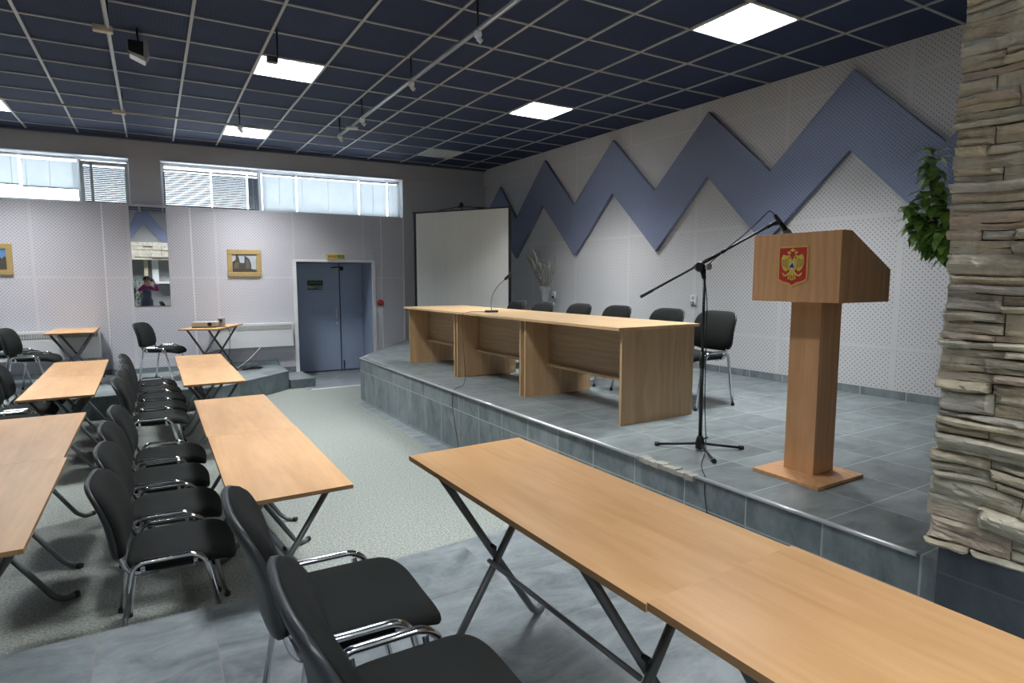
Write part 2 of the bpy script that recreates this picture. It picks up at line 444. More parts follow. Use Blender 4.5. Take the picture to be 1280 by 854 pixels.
struct('trim_4', bm, M['cement'], label='bare cement where the stage nosing has broken away')

platform('front_platform', [(-6, -2.98), (2.69, -2.98), (2.66, 1.2), (2.628, 2.95), (1.79, 2.95), (.37, 2.90), (-.6, 2.93), (-6, 3.0)], .28, M['plat'], M['riser'], 'slate tiled front platform')
platform('rear_platform', [(-6, 9.02), (.75, 9.0), (1.81, 10.02), (1.83, 11.02), (-6, 11.4)], .29, M['plat2'], M['riser'], 'slate tiled rear platform')
platform('step', [(1.832, 10.0), (2.22, 10.0), (2.20, 10.95), (1.832, 10.95)], .14, M['plat2'], M['riser'], 'single tiled step beside the rear platform')
bm = B(); nose((.75, 9.0, .288), (1.81, 10.02, .288)); nose((-6, 9.02, .288), (.75, 9.0, .288)); nose((1.84, 10.0, .139), (2.22, 10.0, .139)); struct('trim_5', bm, M['riserx'])

# right wall
bm = B(); prism(bm, [(rwx(-3.2), -3.2), (rwx(-3.2)+.2, -3.2), (rwx(11.2)+.2, 11.2), (rwx(11.2), 11.2)], 0, 4.9); struct('wall_right', bm, M['wall_r'])
bm = B(); prism(bm, [(rwx(-3)-.014, -3), (rwx(-3)+.02, -3), (rwx(10.68)+.02, 10.68), (rwx(10.68)-.014, 10.68)], .62, .70); struct('baseboard_right', bm, M['riser'])
zig = [(10.55, 3.02), (10.03, 3.50), (9.47, 2.86), (8.594, 3.755), (7.80, 2.93), (6.905, 3.765), (6.07, 2.937), (5.21, 3.772), (4.342, 2.943), (3.483, 3.783), (2.65, 2.94), (1.79, 3.78), (1.0, 2.95),
       (1.0, 2.15), (1.79, 3.02), (2.63, 2.15), (3.475, 3.017), (4.375, 2.15), (5.197, 3.007), (6.021, 2.140), (6.898, 3.010), (7.76, 2.14), (8.649, 3.02), (9.479, 2.145), (10.03, 2.74), (10.55, 2.20)]
bm = B(); prism_map(bm, zig, lambda u, v, dd: (rwx(u)-dd, u, v), .001, .055)
z = struct('trim_6', bm, M['zig'], label='blue zigzag acoustic panel along the right wall')

# back wall (built in its own frame)
bm = B()
for a in ((-6.3, 5.9, .06, .40, 3.60, 4.0), (-.22, .20, .06, .40, 2.9, 3.60), (4.09, 5.9, .0, .40, 0, 3.60), (-6.3, -3.6, .06, .40, 2.9, 3.6),
          (-6.3, 2.16, .06, .40, 0, 2.9), (3.48, 4.09, .06, .40, 0, 2.9), (2.16, 3.48, .06, .40, 2.07, 2.9)): box(bm, *a)
struct('wall_back', bm, M['plaster'], BO, BT)
bm = B()
for a in ((-6.3, 2.13, -.0, .06, .0, 2.9), (2.13, 3.51, .0, .06, 2.10, 2.9), (3.51, 4.075, .0, .06, 0, 2.9)): box(bm, *a, bevel=.004)
struct('wall_back', bm, M['wall_b'], BO, BT, label='perforated panels over the lower back wall')
bm = B(); box(bm, -.585, .56, 10.975, 11.12, .29, 2.91, 0, .006); struct('wall_back', bm, M['wall_b'], label='shallow perforated pier carrying the mirror')
bm = B()
for u in (4.08,): box(bm, u-.012, u+.015, -.012, .07, 0, 2.91)
for u in (-.60, .575): box(bm, u-.012, u+.012, -.012, .004, .37, 2.9)
box(bm, 3.655, 3.675, -.006, .002, .3, 2.9); box(bm, 2.10, 2.16, -.02, .01, 0, 2.10); box(bm, 3.48, 3.54, -.02, .01, 0, 2.10); box(bm, 2.10, 3.54, -.02, .01, 2.068, 2.11)
struct('trim_7', bm, M['white'], BO, BT, label='pale cover strips and door casing on the back wall')
bm = B(); box(bm, -6.2, -.585, -.016, .0, .29, .37); box(bm, .56, 1.83, -.016, 0, .29, .37); box(bm, 1.80, 1.83, -.10, 0, .29, .37); box(bm, 1.84, 2.10, -.016, 0, .14, .24); struct('baseboard_back', bm, M['riserx'], BO, BT)
bm = B(); box(bm, -.60, .575, 10.958, 10.975, .29, .37); struct('baseboard_back', bm, M['riserx'])
# door recess and leaves
bm = B(); box(bm, 2.08, 2.16, .40, .86, 0, 2.15); box(bm, 3.48, 3.56, .40, .86, 0, 2.15); box(bm, 2.08, 3.56, .40, .86, 2.07, 2.15); box(bm, 2.155, 2.165, .0, .40, 0, 2.075); box(bm, 3.475, 3.485, 0, .40, 0, 2.075); box(bm, 2.16, 3.48, 0, .40, 2.062, 2.075); box(bm, 2.0, 3.7, .86, .95, 0, 2.3)
struct('trim_8', bm, M['door'], BO, BT, label='blue painted door reveal')
D1 = bpy.data.objects.new('door_1', None); COL.objects.link(D1); D1.location = bw(0, .72, 0); D1.rotation_euler = (0, 0, BT); D1['kind'] = 'structure'; D1['label'] = 'blue double door deep in its recess'
for a, b in ((2.17, 3.03), (3.04, 3.475)):
    bm = B(); box(bm, a, b, 0, .05, .02, 2.06, 0, .004); mesh_obj('door_leaf', bm, M['door'], D1)
bm = B(); box(bm, 3.026, 3.044, -.012, .02, .02, 2.06); mesh_obj('meeting_strip', bm, M['door_dark'], D1)
bm = B(); tube(bm, fillet([(2.955, .0, 1.20), (2.955, -.05, 1.20), (2.955, -.05, 1.02), (2.955, 0, 1.02)], .02), .009, 8)
h = mesh_obj('door_handle', bm, M['white_metal'], D1)
bm = B(); tube(bm, [(2.965, -.012, .93), (2.965, .0, .93)], .02, 12); mesh_obj('lock', bm, M['white_metal'], D1)
bm = B(); box(bm, 3.03, 3.10, -.07, .0, 1.93, 2.0); tube(bm, [(3.06, -.06, 1.97), (3.02, -.04, 1.99), (2.88, -.01, 1.98)], .008, 6); mesh_obj('door_closer', bm, M['black'], D1)
bm = B(); box(bm, 3.07, 3.09, -.02, .0, .04, .20); mesh_obj('floor_bolt', bm, M['door_dark'], D1)

# other walls and ceiling
bm = B(); box(bm, -6.3, -6.0, -3.2, 11.6, 0, 4.9); struct('wall_left', bm, M['plaster'])
bm = B(); box(bm, -6.3, 6.5, -3.3, -3.0, 0, 4.9); struct('wall_rear', bm, M['plaster_dark'])
def rowY(j, X): return 3.34 + .612*j - .023*X
def colX(k, Y=6.0): return .395+k*(.607+.0015*(10.7-Y))
LITC = [(1, 5), (1, 10), (6, 5), (6, 0), (-4, 10), (1, 0), (-4, 5), (6, 10)]
bm = B(); vc = {}
def cv_(k, j):
    if (k, j) not in vc: vc[(k, j)] = bm.verts.new((colX(k, rowY(j, colX(k))), rowY(j, colX(k)), CZ))
    return vc[(k, j)]
for k in range(-11, 11):
    for j in range(-6, 14):
        if (k, j) not in LITC: bm.faces.new([cv_(k, j), cv_(k, j+1), cv_(k+1, j+1), cv_(k+1, j)])
struct('ceiling', bm, M['ceiling'])
bm = B(); box(bm, -6.3, 6.5, -.42, 11.6, CZ+.16, CZ+.3); box(bm, -6.3, 6.5, -3.3, -.28, 4.8, 4.92); box(bm, -6.3, 6.5, -.42, -.30, CZ-.0, 4.8); struct('ceiling', bm, M['plaster_dark'], label='higher ceiling behind the camera')
bm = B()
for k in range(-10, 10):
    xa, xb = colX(k, -.39), colX(k, 11.0); y1 = 11.03-.0613*xb
    if xb < rwx(6)-.1: prism(bm, [(xa-.012, -.39), (xa+.012, -.39), (xb+.012, y1), (xb-.012, y1)], CZ-.012, CZ+.002)
for j in range(-6, 13):
    a, b = rowY(j, -6), rowY(j, 6); 
    pts = [(-6, a-.011), (rwx(b), b-.011), (rwx(b), b+.011), (-6, a+.011)]
    prism(bm, pts, CZ-.0105, CZ+.002)
struct('trim_9', bm, M['grid'], label='pale metal grid of the suspended ceiling')
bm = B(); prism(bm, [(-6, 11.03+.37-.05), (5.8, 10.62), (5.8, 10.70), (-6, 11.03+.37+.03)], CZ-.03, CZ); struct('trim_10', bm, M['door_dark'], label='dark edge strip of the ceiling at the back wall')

# ceiling lights
NC, LD = 8, .046
def ceiling_light(lit):
    t = thing('ceiling_light', '', 'light')
    s = .29
    bm = B()
    for a in ((-s-.012, -s, -s-.012, s+.012), (s, s+.012, -s-.012, s+.012), (-s, s, -s-.012, -s), (-s, s, s, s+.012)): box(bm, *a, -.016, .001)
    mesh_obj('frame', bm, M['white_metal'], t)
    bm = B()
    for a in ((-s-.01, -s+.002, -s-.01, s+.01), (s-.002, s+.01, -s-.01, s+.01), (-s, s, -s-.01, -s+.002), (-s, s, s-.002, s+.01)): box(bm, *a, .0, .10)
    box(bm, -s-.01, s+.01, -s-.01, s+.01, .10, .11); mesh_obj('housing', bm, M['white_metal'], t)
    bm = B(); q = [bm.verts.new(p) for p in ((-s, -s, .088), (-s, s, .088), (s, s, .088), (s, -s, .088))]; bm.faces.new(q)
    mesh_obj('diffuser', bm, M['lit'] if lit else M['unlit'], t, recalc=False)
    bm = B()
    for k in range(1, NC):
        c = -s + k*2*s/NC; box(bm, -s, s, c-.004, c+.004, -.004, LD)
        box(bm, c-.004, c+.004, -s, s, -.004, LD)
    mesh_obj('louvre', bm, M['louvre'], t)
    return t
lon, loff = ceiling_light(True), ceiling_light(False)
LIGHTS = [(1, 5, 'lit square ceiling light with a hanger rod beside its near edge'), (1, 10, 'lit square ceiling light nearest the back windows right of centre, above the mirror pier'),
          (6, 5, 'lit square ceiling light in front of the zigzag wall, farther from the camera'), (6, 0, 'large lit ceiling light with visible louvre cells near the stone pillar'),
          (-4, 10, 'lit ceiling light cut by the left edge of the view'), (1, 0, 'lit ceiling light above the front tables'), (-4, 5, 'lit ceiling light over the left tables')]
def cell(k, j):
    y = rowY(j+.5, colX(k)+.3); x = (colX(k, y)+colX(k+1, y))/2; return (x, y, CZ)
for i, (k, j, lab) in enumerate(LIGHTS): dup(lon, i == 0, lab, cell(k, j), radians(-.6), 'ceiling lights')
for x, lab in ((-2.6, 'added fill light on the higher ceiling behind the camera, left one'), (-.95, 'lit light on the higher ceiling behind the camera, right of the middle'), (.75, 'lit light on the higher ceiling behind the camera, rightmost'), (2.2, 'added fill light on the higher ceiling behind the pillar')):
    dup(lon, False, lab, (x, -1.6, 4.68), 0, 'ceiling lights')  # outermost two are unseen fill lights, added to brighten the stone pillar
dup(loff, True, 'unlit grey ceiling light near the back right corner', cell(6, 10), radians(-.6), 'ceiling lights')

# ------------------------------------------------------------------ windows
def window(name, u0, u1, mull, z0, z1, label):
    W = bpy.data.objects.new(name, None); COL.objects.link(W); W.location = BO; W.rotation_euler = (0, 0, BT); W['kind'] = 'structure'; W['label'] = label
    bm = B(); fw = .045
    box(bm, u0, u1, .20, .26, z1-fw, z1); box(bm, u0, u1, .20, .26, z0, z0+fw); box(bm, u0, u0+fw, .20, .26, z0, z1); box(bm, u1-fw, u1, .20, .26, z0, z1)
    for m, w in mull: box(bm, m-w/2, m+w/2, .19, .27, z0, z1)
    mesh_obj('window_frame', bm, M['white'], W)
    if name == 'window_1':
        bm = B()
        for a in ((-.845, -.80, z0, 3.52), (-.275, -.235, z0, 3.52), (-.80, -.275, 3.475, 3.52), (-.80, -.275, z0, z0+.02), (-.72, -.685, z0, 3.52)): box(bm, a[0], a[1], .045, .085, a[2], a[3])
        mesh_obj('sash', bm, M['blind'], W)  # glare on the backlit sash imitated with the translucent slat material
    bm = B(); box(bm, u0+.01, u1-.01, .228, .232, z0+.01, z1-.01); mesh_obj('pane', bm, M['glass'], W)
    bm = B(); box(bm, u0, u1, .01, .20, z0-.02, z0+.006); box(bm, u0, u1, .02, .2, z1-.004, z1+.01); mesh_obj('sill', bm, M['white'], W)
window('window_1', -3.6, -.22, [(-2.6, .05), (-.87, .05)], 2.9, 3.6, 'long high window left of the pier')
window('window_2', .20, 4.09, [(1.64, .06)], 2.9, 3.6, 'long high window right of the pier')
def blind(u0, u1, z0, z1, mat, tilt, label):
    t = thing('window_blind', label, 'blind', bw(0, 0, 0), BT, 'window blinds')
    bm = B(); box(bm, u0, u1, .105, .145, z1-.03, z1); mesh_obj('headrail', bm, M['white'], t)
    bm = B(); n = int((z1-.04-z0)/.028)
    for k in range(n):
        zc = z0+.015+k*.028; a = radians(tilt); dx, dz = .0165*cos(a), .0165*sin(a)
        vs = [bm.verts.new((u, .125+s*dx, zc+s*dz)) for u, s in ((u0, -1), (u1, -1), (u1, 1), (u0, 1))]
        bm.faces.new(vs)
    mesh_obj('slats', bm, mat, t, recalc=False)
    bm = B()
    for f in (.08, .5, .92): u = u0+(u1-u0)*f; box(bm, u-.002, u+.002, .122, .128, z0, z1-.02); mesh_obj('ladder_cord', bm, M['white'], t); bm = B()
    bm = B(); box(bm, u0, u1, .11, .14, z0-.012, z0+.006); mesh_obj('bottom_rail', bm, mat, t)
for u0, u1, z0, z1, mt, tl, lab in (
    (-3.5, -2.62, 3.13, 3.57, 'blind', -60, 'pale blind outside the left edge of the view'),
    (-2.58, -1.585, 3.13, 3.57, 'blind', -60, 'pale blind cut by the left picture edge, bright gap below'),
    (-1.55, -.885, 3.11, 3.57, 'blind', -60, 'pale blind with a bright gap below, left of the open sash'),
    (-.84, -.24, 2.92, 3.50, 'blind_dark', -44, 'grey slatted blind behind the white sash left of the pier'),
    (.23, .895, 2.92, 3.50, 'blind_dark', -40, 'grey slatted blind directly right of the pier'),
    (.915, 1.435, 2.92, 3.50, 'blind_dark', -44, 'second grey slatted blind right of the pier'),
    (1.455, 1.615, 2.92, 3.50, 'blind_dark', -50, 'narrow grey blind where grey and pale blinds meet'),
    (1.68, 2.22, 2.915, 3.55, 'blind', -58, 'pale blind next to the grey ones'),
    (2.24, 3.29, 2.915, 3.55, 'blind', -55, 'widest pale blind in the right window'),
    (3.315, 3.815, 2.915, 3.55, 'blind', -58, 'pale blind second from the right window end'),
    (3.84, 4.03, 2.915, 3.55, 'blind', -62, 'narrow pale blind at the right window end')): blind(u0, u1, z0, z1, M[mt], tl, lab)

# ================================================================== STONE PILLAR
P0 = Vector((2.60, 1.095, 0))
pil = thing('stone_pillar', 'rough ledge stone pillar at the right edge on a dark tile plinth', 'pillar', P0)
bm = B(); box(bm, .05, .70, -2.6, -.05, 0, 3.905); mesh_obj('core', bm, M['mortar'], pil)
bm = B(); box(bm, .012, .69, -2.61, -.012, .281, .71, 0, .003); mesh_obj('plinth', bm, M['plinth'], pil)
def stone_face(bm, lay, rng, y0, y1, z0, z1, frame, depth, tint, seed):
    """one split-faced stone: gridded front displaced, closed sides"""
    ny = max(3, int((y1-y0)/.017)); nz = max(3, int((z1-z0)/.009))
    g = []
    tilt = rng.uniform(-.25, .25); under = rng.uniform(.0, .022)
    for j in range(nz+1):
        row = []
        for i in range(ny+1):
            fy, fz = i/ny, j/nz
            y = y0+(y1-y0)*fy; zz = z0+(z1-z0)*fz
            e = min(fy*(y1-y0), (1-fy)*(y1-y0), fz*(z1-z0), (1-fz)*(z1-z0))
            edge = max(0, 1-e/(.012+.010*(noise.noise(Vector((y*11, zz*13, seed)))+.5)))
            n = noise.noise(Vector((y*5+seed, zz*16, seed*.37)))*.024 + noise.noise(Vector((y*16, zz*55, seed)))*.013 + noise.noise(Vector((y*45, zz*90, seed*2.)))*.005
            st = round(noise.noise(Vector((y*2.6+noise.noise(Vector((y*9, zz*9, 1.)))*.5, zz*24, seed*.2)))*3)/3*.022
            dd = depth + n + st + tilt*(fz-.5)*(z1-z0)*.6 - edge*edge*.022 - under*(1-fz)**2
            wob = noise.noise(Vector((y*7, seed*3.1, round(zz*40))))*.006
            row.append(bm.verts.new(frame(y + (0 if 0 < i < ny else 0), zz+wob*(0 if 0 < j < nz else 1), max(.004, dd))))
        g.append(row)
    bk = {}
    def back(y, zz, key):
        if key not in bk: bk[key] = bm.verts.new(frame(y, zz, -.012))
        return bk[key]
    fs = []
    for j in range(nz):
        for i in range(ny): fs.append(bm.faces.new([g[j][i], g[j][i+1], g[j+1][i+1], g[j+1][i]]))
    per = [(0, i) for i in range(ny)] + [(j, ny) for j in range(nz)] + [(nz, i) for i in range(ny, 0, -1)] + [(j, 0) for j in range(nz, 0, -1)]
    for k in range(len(per)):
        a, b = per[k], per[(k+1) % len(per)]
        def bb(q): return back(y0+(y1-y0)*q[1]/ny, z0+(z1-z0)*q[0]/nz, q)
        fs.append(bm.faces.new([g[a[0]][a[1]], bb(a), bb(b), g[b[0]][b[1]]]))
    for f in fs:
        f.smooth = False
        for l in f.loops: l[lay] = tint
def rnd_tint(rng):
    v = rng.uniform(.84, 1.12); w = rng.random()
    if w < .12: return (v*.95, v*.86, v*.79, 1)
    if w < .28: return (v*.94, v*.96, v*.96, 1)
    if w < .6: return (v*1.02, v*.98, v*.85, 1)
    return (v*.98, v*.98, v*.91, 1)
def WV(y, z_): return (noise.noise(Vector((y*1.6, z_*2.2, 4.)))*.030 + noise.noise(Vector((y*5, z_*5, 9.)))*.010)*min(1, max(0, (z_-.70)/.2))
bm = B(); lay = bm.loops.layers.float_color.new('tint'); rng = random.Random(21)
zz = .695; sd = 0.
while zz < 3.87:
    h = min(rng.choice((.028, .036, .045, .055, .07, .085)), 3.905-zz)
    y = .03+rng.uniform(0, .022)
    while y > -2.45:
        L = rng.choice((rng.uniform(.10, .22), rng.uniform(.16, .42))); L = min(L, y+2.6)
        dep = rng.uniform(.005, .045)
        yb = y-L
        parts = 1 if h < .05 else rng.choice((1, 2, 2))
        cuts = sorted([0]+[(k+rng.uniform(-.22, .22))/parts for k in range(1, parts)]+[1])
        for a, b in zip(cuts, cuts[1:]):
            sd += 1.37
            stone_face(bm, lay, rng, yb+.0015+rng.uniform(0, .004), y-.001, zz+h*a+.001, zz+h*b-.002, lambda yy, z_, dd: (.045-dd, yy, z_+WV(yy, z_)), dep+rng.uniform(-.014, .016), rnd_tint(rng), sd)
        y = yb
    # return face (toward the back wall)
    sd += 1.1; xr = .045
    for L in (rng.uniform(.2, .45), .40):
        stone_face(bm, lay, rng, xr, min(xr+L, .70), zz+.001, zz+h-.002, lambda yy, z_, dd: (yy, -.045+dd, z_+WV(.03, z_)), rng.uniform(.006, .045), rnd_tint(rng), sd); xr += L; sd += 1.3
    zz += h
o = mesh_obj('stone_cladding', bm, M['stone'], pil)

# foliage hung on the far side of the pillar
def leaf(bm, p, dirv, upv, L, W, droop=.25):
    dirv = dirv.normalized(); s = dirv.cross(upv).normalized(); n = s.cross(dirv)
    def q(a, b, c): return bm.verts.new(p + dirv*L*a + s*W*b + n*L*c)
    m0, m1, m2, m3 = q(0, 0, 0), q(.35, 0, .05), q(.7, 0, -.02), q(1, 0, -droop)
    l1, l2, r1, r2 = q(.3, -.5, .10), q(.65, -.42, .02), q(.3, .5, .10), q(.65, .42, .02)
    for f in ((m0, m1, l1), (m1, m2, l2, l1), (m2, m3, l2), (m0, r1, m1), (m1, r1, r2, m2), (m2, r2, m3)): bm.faces.new(f).smooth = True
pl = thing('hanging_plant', 'glossy green leafy plant peeping out behind the stone pillar', 'plant', (2.98, 1.44, 1.55))
bm = B(); lathe(bm, [(.06, -.02), (.085, .05), (.10, .14), (.088, .14), (.08, .06)], 16, (.30, -.16, .0)); box(bm, .28, .32, -.33, -.22, .03, .06); mesh_obj('pot', bm, M['soil'], pl)
bm = B(); bl = B(); rng = random.Random(5)
for k in range(9):
    z1 = rng.uniform(.36, .60); base = Vector((.30, -.16, .12)); tip = Vector((rng.uniform(-.02, .12), rng.uniform(-.12, .02), z1))
    if k < 2: tip = Vector((.02, -.06, .76))
    pts = [base.lerp(tip, t)+Vector((0, .04*sin(pi*t), .03*sin(pi*t))) for t in (0, .25, .5, .75, 1)]
    tube(bm, pts, [.006, .005, .0045, .004, .003], 6)
    for q in range(34):
        t = .5+.5*q/33; p = base.lerp(tip, t)+Vector((0, .04*sin(pi*t), .03*sin(pi*t)))
        dv = Vector((rng.uniform(-1, .6), rng.uniform(-.6, 1), rng.uniform(-.7, .35)))
        leaf(bl, p, dv, Vector((0, 0, 1)), rng.uniform(.06, .10), rng.uniform(.034, .052))
mesh_obj('stem', bm, M['twig'], pl); mesh_obj('foliage', bl, M['leaf'], pl, recalc=False)

# ================================================================== FURNITURE
# ---- folding table
TL, TW = 1.36, .545
def make_table():
    t = thing('folding_table', '', 'table')
    bm = B(); box(bm, -TW/2, TW/2, -TL/2, TL/2, .730, .750, 0, .0008)
    bmesh.ops.recalc_face_normals(bm, faces=bm.faces)
    for f in bm.faces: f.material_index = 0 if f.normal.z > .7 else 1
    mesh_obj('tabletop', bm, [M['table'], M['edge']], t)
    for sy in (1, -1):
        ye = sy*(TL/2-.25)
        for sx in (1, -1):
            yy = ye + (.016 if sx > 0 else -.016)
            p = [(-sx*.235, yy, .718), (sx*.195, yy, .045), (sx*.24, yy+sy*.02, .014), (sx*.285, yy+sy*.055, .014)]
            bm = B(); tube(bm, fillet([p[0], p[1], p[3]], .06, 6) if 0 else fillet(p, .05, 4), .0155, 10); l = mesh_obj('leg', bm, M['leg'], t)
            bm = B(); a, b = Vector(p[2]), Vector(p[3]); dv = (b-a).normalized(); tube(bm, [b-dv*.012, b+dv*.012], .0172, 10); mesh_obj('foot_cap', bm, M['rubber'], l)
        bm = B(); tube(bm, [(-.02, ye-.026, .395), (-.02, ye+.026, .395)], .009, 8); mesh_obj('pivot_bolt', bm, M['black'], t)
    ya = TL/2-.25
    bm = B(); tube(bm, [(-.045, -ya-.016, .345), (-.045, ya-.016, .345)], .009, 8); mesh_obj('stretcher', bm, M['leg'], t)
    for sx in (1, -1):
        bm = B(); tube(bm, [(-sx*.225, -ya-.03, .719), (-sx*.225, ya+.03, .719)], .010, 8); mesh_obj('top_rail', bm, M['leg'], t)
    return t
tab = make_table()
T2 = radians(-1.0)
TABLES = [
 (1.170, 1.632, .272, radians(1.6), 1.0, 'front table beside the stage whose far corner is at mid picture'),
 (1.208, .272, .276, radians(1.2), 1.0, 'front table at the bottom right corner, nearest the camera'),
 (.525, 3.53, 0, 0, 1.0, 'second row table with its free end just beyond the two front chairs'),
 (.52, 4.892, 0, 0, 1.0, 'second row table pushed end to end behind the near one'),
 (.48, 7.07, 0, 0, .94, 'farther second row table between the aisle chairs and the open floor, near end free'),
 (.475, 8.35, 0, 0, .94, 'farthest second row table against the rear platform edge'),
 (-.738, 3.46, 0, 0, 1.0, 'left row table nearest the camera cut by the left picture edge'),
 (-.755, 4.822, 0, 0, 1.0, 'left row table directly behind the nearest one, its far end free'),
 (-.765, 7.00, 0, radians(.5), 1.0, 'left row table of the farther pair, with its near end free'),
 (-.785, 8.363, 0, radians(1.0), 1.0, 'left row table of the farther pair touching the rear platform'),
 (-.99, 10.45, .29, 0, .78, 'table on the rear platform standing before the left heater'),
 (.76, 10.24, .29, radians(-25), .80, 'angled table on the rear platform holding a projector')]
for i, (x, y, zt, r, sy, lab) in enumerate(TABLES):
    dup(tab, i == 0, lab, (x, y, zt), r, 'folding tables', (1, sy, 1))

# ---- chair (faces +X)
def make_chair():
    t = thing('conference_chair', '', 'chair')
    # seat cushion
    ol = superoval(.465, .445, 5.2, 48)
    def sf(u, v, dd):
        droop = -.045*max(0, (u-.11)/.12)**2 if u > .11 else 0
        return (.035+u, v, .430 + dd + droop*(1 if dd > 0 else .8) - .010*(1-min(1, abs(v)/.2)**2)*(dd > .03))
    bm = B(); pad(bm, ol, [(.93, 0), (.985, .006), (1, .018), (.99, .034), (.95, .046), (.85, .053), (.6, .056), (.3, .057)], sf); mesh_obj('seat', bm, M['fabric'], t)
    bm = B(); pad(bm, ol, [(.70, -.014), (.9, -.010), (.955, 0.0), (.955, .004)], sf); mesh_obj('seat_shell', bm, M['shell'], t)
    # backrest
    ob = superoval(.475, .355, 4.6, 48, -.06)
    def bf(u, v, dd):          # u across (y), v up
        zz = .665+v
        x = -.215 - .30*(v+.17) + .024*cos((v-.03)*9.5) + .36*u*u - dd
        return (x, u, zz)
    bm = B(); pad(bm, ob, [(.5, -.034), (.8, -.032), (.92, -.026), (.98, -.014), (1, 0.0), (.99, .006)], bf); mesh_obj('backrest', bm, M['fabric'], t)
    bm = B(); pad(bm, ob, [(.985, .003), (1.012, .006), (1.012, .018), (.97, .027), (.8, .034), (.4, .038)], bf); mesh_obj('back_shell', bm, M['shell'], t)
    for s in (1, -1):
        bm = B()
        tube(bm, fillet([(-.235, s*.258, .012), (-.160, s*.252, .465), (-.130, s*.252, .494), (.085, s*.252, .494), (.130, s*.252, .460), (.225, s*.258, .012)], .055, 6), .0140, 12, .0115)
        l = mesh_obj('side_frame', bm, M['chrome'], t)
        for fx in (-.236, .226):
            bm = B(); lathe(bm, [(.013, 0), (.016, .003), (.015, .022), (.011, .026)], 10, (fx, s*.258, 0)); mesh_obj('foot_cap', bm, M['rubber'], l)
        bm = B(); tube(bm, fillet([(-.06, s*.20, .422), (-.165, s*.20, .428), (-.190, s*.20, .46), (-.232, s*.19, .60)], .03, 5), .0135, 8, .006); mesh_obj('back_upright', bm, M['chrome'], t)
    bm = B(); tube(bm, [(-.12, -.253, .468), (-.12, -.215, .424), (-.12, .215, .424), (-.12, .253, .468)], .010, 8); tube(bm, [(.09, -.253, .468), (.09, -.215, .418), (.09, .215, .418), (.09, .253, .468)], .010, 8)
    mesh_obj('cross_bar', bm, M['chrome'], t)
    return t
ch = make_chair(); first = [True]
def chair(x, y, z, r, lab, grp):
    dup(ch, first[0], lab, (x, y, z), r, grp); first[0] = False
names = ['nearest the camera at its open end', 'second from the camera', 'third from the camera', 'fourth from the camera, just before the gap',
         'fifth, first one past the gap', 'sixth from the camera', 'seventh from the camera', 'eighth from the camera', 'ninth and farthest']
rj = random.Random(4)
for i, (x, y) in enumerate([(.03, 3.29), (.02, 3.88), (.0, 4.47), (.02, 5.04), (-.03, 6.49), (-.02, 7.035), (-.01, 7.58), (-.03, 8.125), (-.06, 8.67)]):
    chair(x, y, 0, radians(-2.5+rj.uniform(-1.2, 1.2)), 'black fabric chair in the aisle row, ' + names[i], 'chairs in the aisle row between tables')
chair(.475, 1.82, .28, radians(-2), 'large black front chair, the farther of two at the bottom centre', 'chairs at the front table')
chair(.515, 1.245, .28, radians(-1), 'large black front chair cut by the bottom edge, the nearer of two', 'chairs at the front table')
for i, (x, y) in enumerate([(-1.17, 7.60), (-1.17, 8.22), (-1.19, 6.98)]):
    chair(x, y, 0, 0, 'black chair tucked behind the left row tables, ' + ('middle one of three', 'farthest of three', 'nearest and mostly hidden')[i], 'chairs of the left row')
chair(.09, 10.10, .29, radians(-24), 'single black chair standing free below the tall mirror', 'chairs on the rear platform')
chair(-1.37, 9.84, .29, radians(-10), 'black chair at the left edge on the rear platform, nearer of the pair', 'chairs on the rear platform')
chair(-1.64, 10.44, .29, radians(-8), 'black chair at the left edge on the rear platform, farther of the pair', 'chairs on the rear platform')
dn = ['at the far end beside the screen', 'second from the screen, before the vase', 'third from the screen', 'third from the podium end', 'second from the podium end', 'standing clear of the desk end']
for i, y in enumerate([7.33, 6.68, 5.87, 5.20, 4.41, 3.81]):
    chair(4.20+(.02 if i % 2 else 0), y, .62, pi+radians(rj.uniform(-4, 4)), 'black chair behind the desks, ' + dn[i], 'chairs behind the stage desks')

# ---- desks
dk = thing('desk', '', 'desk')
DL = 1.385
bm = B(); box(bm, -.06, .83, -DL/2-.02, DL/2+.02, .745, .770, 0, .003); mesh_obj('desktop', bm, M['desktop'], dk)
for s in (1, -1):
    bm = B(); y = s*(DL/2-.02); box(bm, 0, .80, y-.0125, y+.0125, 0, .745, 0, .0015); mesh_obj('side_panel', bm, M['desk'], dk)
bm = B(); box(bm, .285, .303, -DL/2+.034, DL/2-.034, .315, .744); mesh_obj('modesty_panel', bm, M['deskx'], dk)
bm = B(); box(bm, .25, .303, -DL/2+.034, DL/2-.034, .29, .314, 0, .002); mesh_obj('ledge', bm, M['desktop'], dk)
for i, (x, y, lab) in enumerate([(3.045, 4.155, 'oak laminate desk at the near end, closest to the podium'), (3.01, 5.575, 'oak laminate desk in the middle, carrying the gooseneck microphone'), (2.975, 6.98, 'oak laminate desk at the far end, by the screen')]):
    dup(dk, i == 0, lab, (x, y, .62), radians(1.2), 'stage desks in a row')

# ---- podium
pd = thing('podium', 'brown laminate podium with a red and gold crest on its head', 'podium', (3.0, 2.04, .62))
bm = B(); box(bm, .01, .45, -.21, .20, 0, .02, 0, .002); mesh_obj('base', bm, M['podium'], pd)
bm = B(); box(bm, .175, .37, -.075, .11, .02, 1.012, 0, .0015); mesh_obj('column', bm, M['podium'], pd)
bm = B(); prism_map(bm, [(.02, 1.01), (.50, 1.01), (.50, 1.187), (.11, 1.385), (.02, 1.385)], lambda u, v, dd: (u, dd, v), -.26, .26)
bmesh.ops.recalc_face_normals(bm, faces=bm.faces); bmesh.ops.bevel(bm, geom=list(bm.edges), offset=.0015, segments=1, affect='EDGES'); mesh_obj('head', bm, M['podium'], pd)
